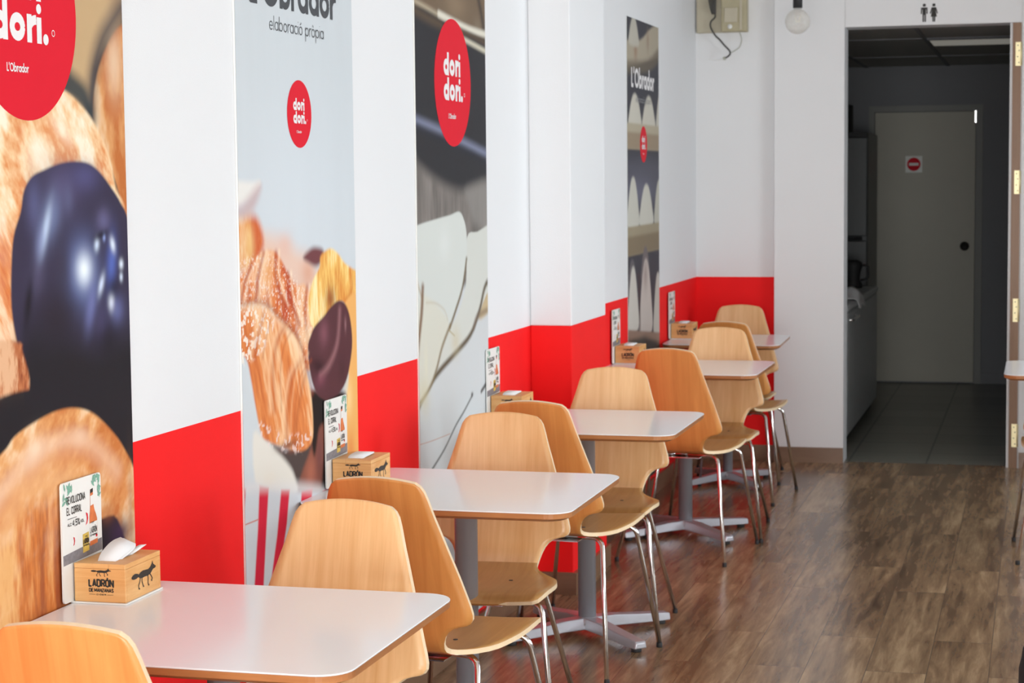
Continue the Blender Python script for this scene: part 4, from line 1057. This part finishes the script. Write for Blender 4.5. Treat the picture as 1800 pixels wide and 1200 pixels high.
# ---- poster with croissants in a striped cup
A = Art(4.387, 5.211, 0.10, 2.62, .0034, .0017, (204,211,216))
A.C *= (1-.05*fbm(A.Y*14, A.Z*2.0, 3)[..., None]+.02)
A.spot((4.766,1.492), .5, .3, (214,222,230), .6)
A.fill([(4.329,1.564),(4.467,1.566),(4.525,1.568),(4.509,1.543),(4.451,1.522),(4.387,1.507),(4.325,1.502)], (232,230,226), .012)
A.fill([(4.325,1.497),(4.412,1.514),(4.503,1.555),(4.532,1.552),(4.486,1.504),(4.427,1.477),(4.323,1.466)], (196,170,172), .02, .8)
A.fill([(4.425,1.430),(4.607,1.431),(4.761,1.390),(4.862,1.364),(4.922,1.294),(4.834,1.209),(4.416,1.266)], (232,196,176), .035, .9)
A.crust([(4.323,1.466),(4.410,1.478),(4.488,1.483),(4.527,1.454),(4.539,1.412),(4.493,1.372),(4.403,1.355),(4.317,1.353)], (244,214,170), (228,150,90), (206,94,50), 14, 5, .02, 2)
A.spot((4.452,1.415), .03, .05, (240,206,140), .7)
A.spot((4.683,1.407), .05, .03, (228,186,170), .7); A.spot((4.840,1.328), .05, .04, (214,150,120), .6)
A.crust([(4.316,1.326),(4.403,1.349),(4.457,1.371),(4.531,1.394),(4.598,1.396),(4.650,1.373),(4.699,1.334),(4.757,1.302),(4.818,1.299),(4.869,1.251),(4.874,1.176),(4.829,1.120),(4.848,1.073),(4.746,1.098),(4.632,1.166),(4.486,1.233),(4.311,1.246)], (246,206,168), (226,136,80), (200,90,52), 13, 6, .008, 5, shear=-.2)
A.speck([(4.317,1.353),(4.531,1.391),(4.680,1.350),(4.857,1.252),(4.892,1.114),(4.787,1.094),(4.596,1.204),(4.313,1.266)], (250,236,224), 150, .58, .65, 3)
for p in ([(4.457,1.362),(4.412,1.321),(4.381,1.261)], [(4.538,1.390),(4.498,1.330),(4.481,1.275)], [(4.620,1.388),(4.617,1.324),(4.675,1.249)], [(4.699,1.331),(4.708,1.276),(4.772,1.199)], [(4.830,1.291),(4.814,1.225),(4.831,1.150)]): A.line(p, .014, (168,62,40), .012, .7); A.line([(y+.022, z+.004) for y, z in p], .008, (252,226,196), .01, .7)
for pt in [(4.439,1.292),(4.497,1.309),(4.561,1.270),(4.655,1.243),(4.751,1.193),(4.696,1.277)]: A.spot(pt, .012, .03, (176,66,44), .5, 10)
A.spot((4.565,1.341), .03, .03, (232,156,84), .6); A.spot((4.831,1.164), .05, .03, (244,214,176), .7); A.spot((4.729,1.158), .03, .04, (196,96,52), .5)
A.fill([(4.809,1.370),(4.864,1.391),(4.910,1.393),(4.957,1.383),(4.951,1.356),(4.903,1.343),(4.849,1.354)], (116,66,70), .012)
A.crust([(4.935,1.368),(4.979,1.382),(5.023,1.385),(5.075,1.368),(5.124,1.342),(5.203,1.320),(5.288,1.306),(5.283,1.186),(5.164,1.210),(5.096,1.237),(5.028,1.226),(4.983,1.199),(4.925,1.172),(4.854,1.193),(4.840,1.253),(4.872,1.304),(4.925,1.339)], (254,236,180), (246,200,112), (224,146,66), 22, 5, .007, 11)
A.spot((5.007,1.251), .04, .035, (140,66,34), .85); A.line([(5.169,1.315),(5.181,1.272),(5.124,1.236)], .014, (206,116,40), .015, .7)
A.fill([(5.095,1.214),(5.284,1.210),(5.259,0.693),(5.027,0.745),(5.080,0.910),(5.141,1.029)], (238,178,104), .008)
A.spot((5.138,0.966), .03, .05, (250,214,150), .8); A.spot((5.150,0.822), .03, .05, (226,140,76), .7)
A.fill([(4.807,1.018),(4.973,1.000),(5.106,0.970),(5.061,0.881),(4.958,0.709),(4.728,0.746),(4.655,0.874),(4.819,0.912)], (128,76,62), .012)
A.spot((4.834,0.804), .04, .05, (176,104,84), .8, -20); A.spot((4.900,0.840), .03, .06, (110,64,66), .7)
A.fill([(4.849,1.013),(4.967,0.977),(4.956,0.925),(4.903,0.913),(4.866,0.845),(4.843,0.893)], (26,20,20), .012)
A.fill([(4.976,0.984),(5.111,0.985),(5.099,0.923),(5.022,0.824),(4.971,0.691),(4.906,0.702),(4.934,0.836)], (36,22,20), .012)
A.fill([(4.565,0.915),(4.695,0.876),(4.838,0.879),(4.781,0.824),(4.722,0.782),(4.653,0.823)], (78,66,64), .012)
A.fill([(4.830,1.132),(4.852,1.163),(4.887,1.187),(4.952,1.207),(5.006,1.228),(5.069,1.242),(5.123,1.229),(5.159,1.189),(5.174,1.122),(5.152,1.060),(5.113,1.013),(5.048,0.986),(4.959,0.983),(4.891,1.006),(4.847,1.058)], (88,50,56), .006)
A.spot((4.950,1.163), .035, .035, (136,84,96), .75); A.spot((4.911,1.075), .06, .02, (52,26,32), .85, -15); A.line([(5.077,1.215),(5.055,1.131),(4.990,1.075),(4.919,1.051)], .012, (170,120,124), .02, .8); A.spot((4.922,1.039), .04, .02, (130,72,88), .6); A.spot((5.121,1.173), .008, .02, (168,124,128), .6); A.spot((5.087,1.051), .03, .04, (70,38,44), .6)
A.fill([(4.309,1.192),(4.376,1.166),(4.430,1.127),(4.465,1.040),(4.489,0.953),(4.425,0.766),(4.287,0.789)], (208,215,220), .01)
A.fill([(4.449,0.955),(4.543,0.921),(4.655,0.862),(4.716,0.814),(4.721,0.762),(4.481,0.799)], (229,225,216), .012); A.spot((4.537,0.805), .04, .03, (234,220,196), .6)
A.crust([(4.313,1.272),(4.399,1.274),(4.488,1.269),(4.553,1.254),(4.635,1.220),(4.730,1.178),(4.788,1.121),(4.815,1.076),(4.845,1.014),(4.858,0.937),(4.847,0.885),(4.775,0.869),(4.656,0.894),(4.543,0.924),(4.500,0.949),(4.467,1.019),(4.442,1.087),(4.410,1.145),(4.309,1.192)], (248,206,160), (228,140,78), (204,108,56), 15, 3.5, .007, 31, shear=.35)
A.speck([(4.313,1.272),(4.488,1.268),(4.597,1.240),(4.556,1.172),(4.409,1.129),(4.307,1.165)], (250,240,228), 95, .52, .85, 9)
A.line([(4.374,1.271),(4.488,1.272),(4.568,1.256),(4.650,1.219),(4.742,1.177),(4.800,1.119),(4.827,1.072),(4.857,1.012)], .014, (140,66,44), .014, .6); A.line([(4.374,1.264),(4.487,1.264),(4.560,1.247),(4.634,1.212),(4.718,1.170),(4.776,1.116),(4.802,1.075)], .012, (250,222,190), .014, .6)
for p in ([(4.661,1.204),(4.594,1.169),(4.560,1.101),(4.562,1.001)], [(4.779,1.109),(4.697,1.073),(4.654,0.990),(4.642,0.919)], [(4.504,1.238),(4.469,1.193),(4.445,1.146)]): A.line(p, .014, (248,210,168), .02, .65); A.line([(y+.026, z) for y, z in p], .014, (178,78,38), .02, .6); A.line([(y+.075, z-.01) for y, z in p], .006, (176,80,40), .01, .5); A.line([(y+.055, z+.01) for y, z in p], .006, (244,196,148), .01, .5)
A.line([(4.815,1.076),(4.775,1.021),(4.739,0.951),(4.728,0.894)], .012, (150,60,30), .02, .5)
A.spot((4.676,0.897), .06, .012, (120,60,50), .8); A.speck([(4.491,0.981),(4.658,0.925),(4.839,0.909),(4.775,0.865),(4.524,0.920)], (240,220,214), 80, .55, .7, 2)
A.fill([(4.290,0.846),(4.500,0.816),(4.730,0.772),(4.960,0.736),(5.259,0.690),(5.234,0.173),(4.266,0.411)], (206,210,216), .014)
for p in ([(4.351,0.839),(4.396,0.829),(4.383,0.773),(4.382,0.635),(4.362,0.388),(4.300,0.403)], [(4.482,0.823),(4.541,0.809),(4.521,0.708),(4.494,0.563),(4.458,0.364),(4.394,0.380),(4.437,0.582),(4.466,0.717)], [(4.624,0.791),(4.682,0.782),(4.658,0.698),(4.614,0.604),(4.578,0.509),(4.513,0.351),(4.447,0.367),(4.522,0.521),(4.591,0.681)], [(4.766,0.764),(4.845,0.760),(4.805,0.643),(4.715,0.481),(4.627,0.323),(4.550,0.342),(4.667,0.491),(4.740,0.655)], [(4.921,0.742),(4.991,0.738),(4.952,0.586),(4.828,0.273),(4.746,0.293),(4.866,0.602)]): A.fill(p, (212,34,62), .006, smooth=False)
A.fill([(4.290,0.856),(4.575,0.819),(4.896,0.762),(4.895,0.740),(4.574,0.796),(4.289,0.835)], (224,222,222), .018, .7)
A.line([(4.388,0.742),(4.467,0.741)], .003, (200,90,60), .002, .9)
rt, lc = poster(A, 4.387, 5.211, 0.10, 2.62, 'pale grey wall poster with croissants in a red striped cup')
fl = Flat(lambda u, v: (BT+.0006, u, v)); fl.geo("L'Obrador", 4.475, 1.998, .098, xh=.66, t=.175, gap=.05, width=.613)
o = fl.mb.build('title_lettering', M['grey_ink'], rt, recalc=False); lc(o); o['label'] = 'large dark title lettering'
fl = Flat(lambda u, v: (BT+.0006, u, v)); fl.geo('elaboració pròpia', 4.603, 1.941, .036, xh=.62, t=.07, gap=.12, width=.389)
o = fl.mb.build('subtitle_lettering', M['grey_ink'], rt, recalc=False); lc(o); o['label'] = 'thin dark subtitle lettering'
logo(rt, lc, 4.798, 1.739, .0865)

# ---- poster with raw dough
A = Art(5.782, 6.572, 0.10, 2.62, .0045, .002, (50,50,54))
A.fill([(5.725,2.344),(6.723,2.466),(6.706,2.043),(6.582,2.045),(6.221,2.067),(5.973,2.097),(5.715,2.120)], (116,98,80), .01)
A.spot((6.224,2.131), .12, .04, (150,130,106), .6); A.spot((6.477,2.086), .05, .03, (132,118,100), .7); A.line([(6.495,2.173),(6.535,2.118),(6.561,2.063)], .03, (56,50,48), .02, .8)
A.line([(5.714,2.090),(5.913,2.068),(6.063,2.057)], .025, (96,80,64), .02, .9); A.line([(5.715,2.117),(5.914,2.099),(6.095,2.081)], .012, (190,176,152), .012, .9)
A.line([(6.033,2.091),(6.222,2.076),(6.387,2.066),(6.604,2.062)], .022, (226,222,208), .01, .95); A.line([(6.220,2.036),(6.385,2.023),(6.602,2.003)], .016, (214,208,188), .01, .95); A.line([(6.221,2.058),(6.420,2.046),(6.603,2.031)], .018, (92,76,62), .01, .9)
A.line([(5.699,1.760),(5.811,1.747),(6.018,1.726),(6.206,1.702),(6.632,1.649)], .022, (134,140,166), .02, .95); A.line([(5.698,1.743),(5.897,1.716),(6.205,1.678),(6.630,1.621)], .016, (44,46,56), .02, .8)
A.fill([(5.694,1.647),(5.805,1.617),(5.951,1.579),(6.135,1.545),(6.331,1.533),(6.687,1.554),(6.675,1.240),(5.678,1.288)], (122,116,112), .03)
n = fbm(A.Y*26, A.Z*5, 4, 3)[..., None]; mk = A.mask([(5.693,1.621),(5.950,1.564),(6.330,1.518),(6.686,1.528),(6.675,1.240),(5.678,1.288)], .03)[..., None]; A.C = A.C*(1-mk)+A.C*mk*(.5+1.0*n)
A.fill([(6.331,1.541),(6.687,1.548),(6.681,1.399),(6.429,1.415),(6.343,1.484)], (142,138,134), .03, .8); A.spot((6.392,1.349), .05, .04, (72,66,66), .9)
A.fill([(6.324,1.374),(6.449,1.390),(6.681,1.399),(6.672,1.160),(6.522,1.091),(6.393,1.042),(6.175,0.966),(5.983,0.938),(5.923,0.953),(6.050,1.050),(6.181,1.115),(6.305,1.220)], (206,208,202), .006)
A.fill([(5.671,1.150),(5.813,1.149),(6.670,1.120),(6.618,-0.208),(5.621,0.043)], (206,210,212), .02)
A.fill([(6.673,1.200),(6.490,1.181),(6.417,1.127),(6.486,1.093),(6.671,1.140)], (196,176,140), .012)
A.fill([(6.324,1.374),(6.449,1.390),(6.681,1.399),(6.675,1.240),(6.547,1.168),(6.437,1.097),(6.366,1.054),(6.209,1.015),(6.047,0.977),(5.972,0.952),(5.998,1.000),(6.051,1.069),(6.181,1.115),(6.305,1.220)], (210,212,206), .005)
A.line([(6.690,1.239),(6.548,1.207),(6.466,1.124),(6.352,1.049),(6.176,1.003),(6.016,0.966),(5.904,0.933),(5.814,0.893),(5.730,0.835)], .020, (84,70,46), .010, .95)
A.line([(6.559,1.118),(6.437,1.104),(6.394,1.071)], .02, (120,104,92), .012, .6)
A.fill([(5.683,1.416),(5.797,1.431),(5.975,1.444),(6.131,1.454),(6.235,1.463),(6.287,1.438),(6.318,1.390),(6.315,1.305),(6.264,1.213),(6.182,1.142),(6.103,1.087),(6.025,1.034),(5.960,0.967),(5.892,0.920),(5.813,0.884),(5.685,0.837),(5.574,0.816),(5.600,1.393)], (212,216,212), .005)
A.fill([(5.816,1.211),(5.933,1.186),(6.085,1.121),(6.090,1.084),(6.025,1.031),(5.960,0.967),(5.873,0.913),(5.772,0.876),(5.658,0.849),(5.693,1.010),(5.778,1.143)], (216,214,200), .012, .8)
A.line([(6.315,1.305),(6.264,1.213),(6.182,1.142),(6.115,1.091)], .014, (104,86,50), .008, .95); A.line([(6.102,1.083),(6.166,1.060)], .005, (170,150,100), .004, .8)
A.line([(6.116,1.097),(6.025,1.034),(5.960,0.967),(5.886,0.917),(5.772,0.876),(5.657,0.844)], .014, (122,100,60), .010, .9)
A.line([(5.740,1.302),(5.788,1.239),(5.816,1.211)], .010, (170,150,120), .010, .7); A.line([(5.829,1.236),(5.814,1.158),(5.781,1.072),(5.754,0.987)], .024, (120,84,54), .014, .95)
A.line([(5.730,1.337),(5.750,1.284),(5.764,1.214),(5.766,1.126)], .006, (150,130,100), .006, .7)
A.line([(5.862,1.187),(5.963,1.179),(6.055,1.151),(6.091,1.117)], .005, (196,186,166), .008, .7)
A.spot((6.064,1.360), .06, .05, (222,226,224), .6); A.spot((5.853,0.995), .02, .06, (226,222,200), .5); A.spot((5.831,0.891), .05, .06, (206,196,158), .5, 40); A.spot((6.178,1.040), .05, .05, (206,194,160), .5)
A.line([(6.364,0.842),(6.267,0.801),(6.166,0.764),(6.035,0.703),(5.880,0.651)], .008, (66,68,66), .006, .9); A.line([(6.535,0.863),(6.476,0.844)], .014, (60,58,56), .006, .9)
A.spot((6.364,0.846), .012, .008, (30,30,30), .95); A.spot((6.264,0.729), .04, .02, (150,154,158), .7, -40); A.line([(5.767,0.753),(5.914,0.748),(6.101,0.746)], .003, (190,140,120), .002, .7)
rt, lc = poster(A, 5.782, 6.572, 0.10, 2.62, 'dark and white wall poster of raw dough with large red round logo')
logo(rt, lc, 6.181, 1.880, .205)

# ---- far narrow poster with dough on shelves
A = Art(8.992, 9.770, 0.10, 2.312, .007, .0035, (66,66,74))
P0, P1 = 8.992, 9.770
def cone(c, z, w, h, col):
    A.fill([(c-w/2, z), (c-w/2*.9, z+h*.45), (c-w*.22, z+h*.88), (c, z+h), (c+w*.22, z+h*.88), (c+w/2*.9, z+h*.45), (c+w/2, z)], col, .012)
A.fill([(P0-.1, 2.19), (P0+.3, 2.22), (P0+.6, 2.30), (P1+.1, 2.33), (P1+.1, 2.20), (P0+.5, 2.13), (P0-.1, 2.08)], (172,162,144), .012)
A.spot((P0+.2, 2.17), .04, .05, (150,116,92), .7); A.spot((P0+.5, 2.23), .03, .05, (150,126,106), .7)
cone(P0+.16, 2.19, .22, .13, (188,184,172)); A.fill([(P0-.1, 2.10), (P0+.5, 2.14), (P1+.1, 2.24), (P1+.1, 2.18), (P0+.5, 2.08), (P0-.1, 2.05)], (110,100,86), .02, .8)
A.fill([(P0-.1, 1.64), (P1+.1, 1.64), (P1+.1, 1.46), (P0-.1, 1.48)], (88,88,100), .05, .9)
A.spot((P0+.3, 1.50), .35, .07, (112,112,130), .8)
def shelf(z, h, tilt, c1, c2):
    A.fill([(P0-.1, z+tilt), (P1+.1, z-tilt), (P1+.1, z-tilt-h), (P0-.1, z+tilt-h)], c1, .008, smooth=False)
    A.fill([(P0-.1, z+tilt-h*.35), (P1+.1, z-tilt-h*.35), (P1+.1, z-tilt-h), (P0-.1, z+tilt-h)], c2, .012, .8, smooth=False)
cone(P0+.18, 1.81, .28, .155, (206,202,190)); cone(P0+.52, 1.81, .30, .155, (206,202,190)); cone(P0+.84, 1.81, .24, .20, (200,196,184))
shelf(1.825, .12, 0.0, (182,172,150), (150,130,108))
cone(P0+.13, 1.34, .26, .235, (202,200,190)); cone(P0+.45, 1.34, .32, .20, (204,202,192)); cone(P0+.78, 1.34, .24, .22, (190,188,176))
shelf(1.345, .135, -0.004, (160,148,124), (126,110,88))
cone(P0+.10, 1.03, .2, .16, (104,100,104)); cone(P0+.42, 1.08, .2, .16, (112,104,106))
cone(P0+.12, .855, .24, .30, (206,202,194)); cone(P0+.43, .82, .30, .36, (200,190,184)); cone(P0+.74, .80, .22, .30, (196,190,182)); A.spot((P0+.42, 1.10), .05, .07, (150,130,126), .7); A.line([(P0+.28, .85), (P0+.27, 1.0), (P0+.26, 1.1)], .03, (80,60,58), .02, .7)
shelf(.83, .12, .045, (150,124,110), (112,92,82))
A.fill([(P0-.1, .76), (P1+.1, .68), (P1+.1, .05), (P0-.1, .05)], (70,68,66), .02)
cone(P0+.30, .40, .2, .25, (140,138,134)); cone(P0+.55, .40, .22, .33, (128,126,122)); cone(P0+.16, .5, .14, .28, (100,98,96))
rt, lc = poster(A, P0, P1, 0.10, 2.312, 'farthest narrow dark wall poster, rows of raw dough on shelves', .003)
fl = Flat(lambda u, v: (.0036, u, v)); fl.geo("L'Obrador", 9.085, 1.992, .098, xh=.66, t=.19, gap=.05, width=.565)
o = fl.mb.build('title_lettering', M['white_ink'], rt, recalc=False); lc(o)
fl = Flat(lambda u, v: (.0036, u, v)); fl.geo('elaboració pròpia', 9.19, 1.925, .034, xh=.62, t=.10, gap=.12, width=.37)
o = fl.mb.build('subtitle_lettering', M['pale_ink'], rt, recalc=False); lc(o)
logo(rt, lc, 9.375, 1.730, .0865, .003)
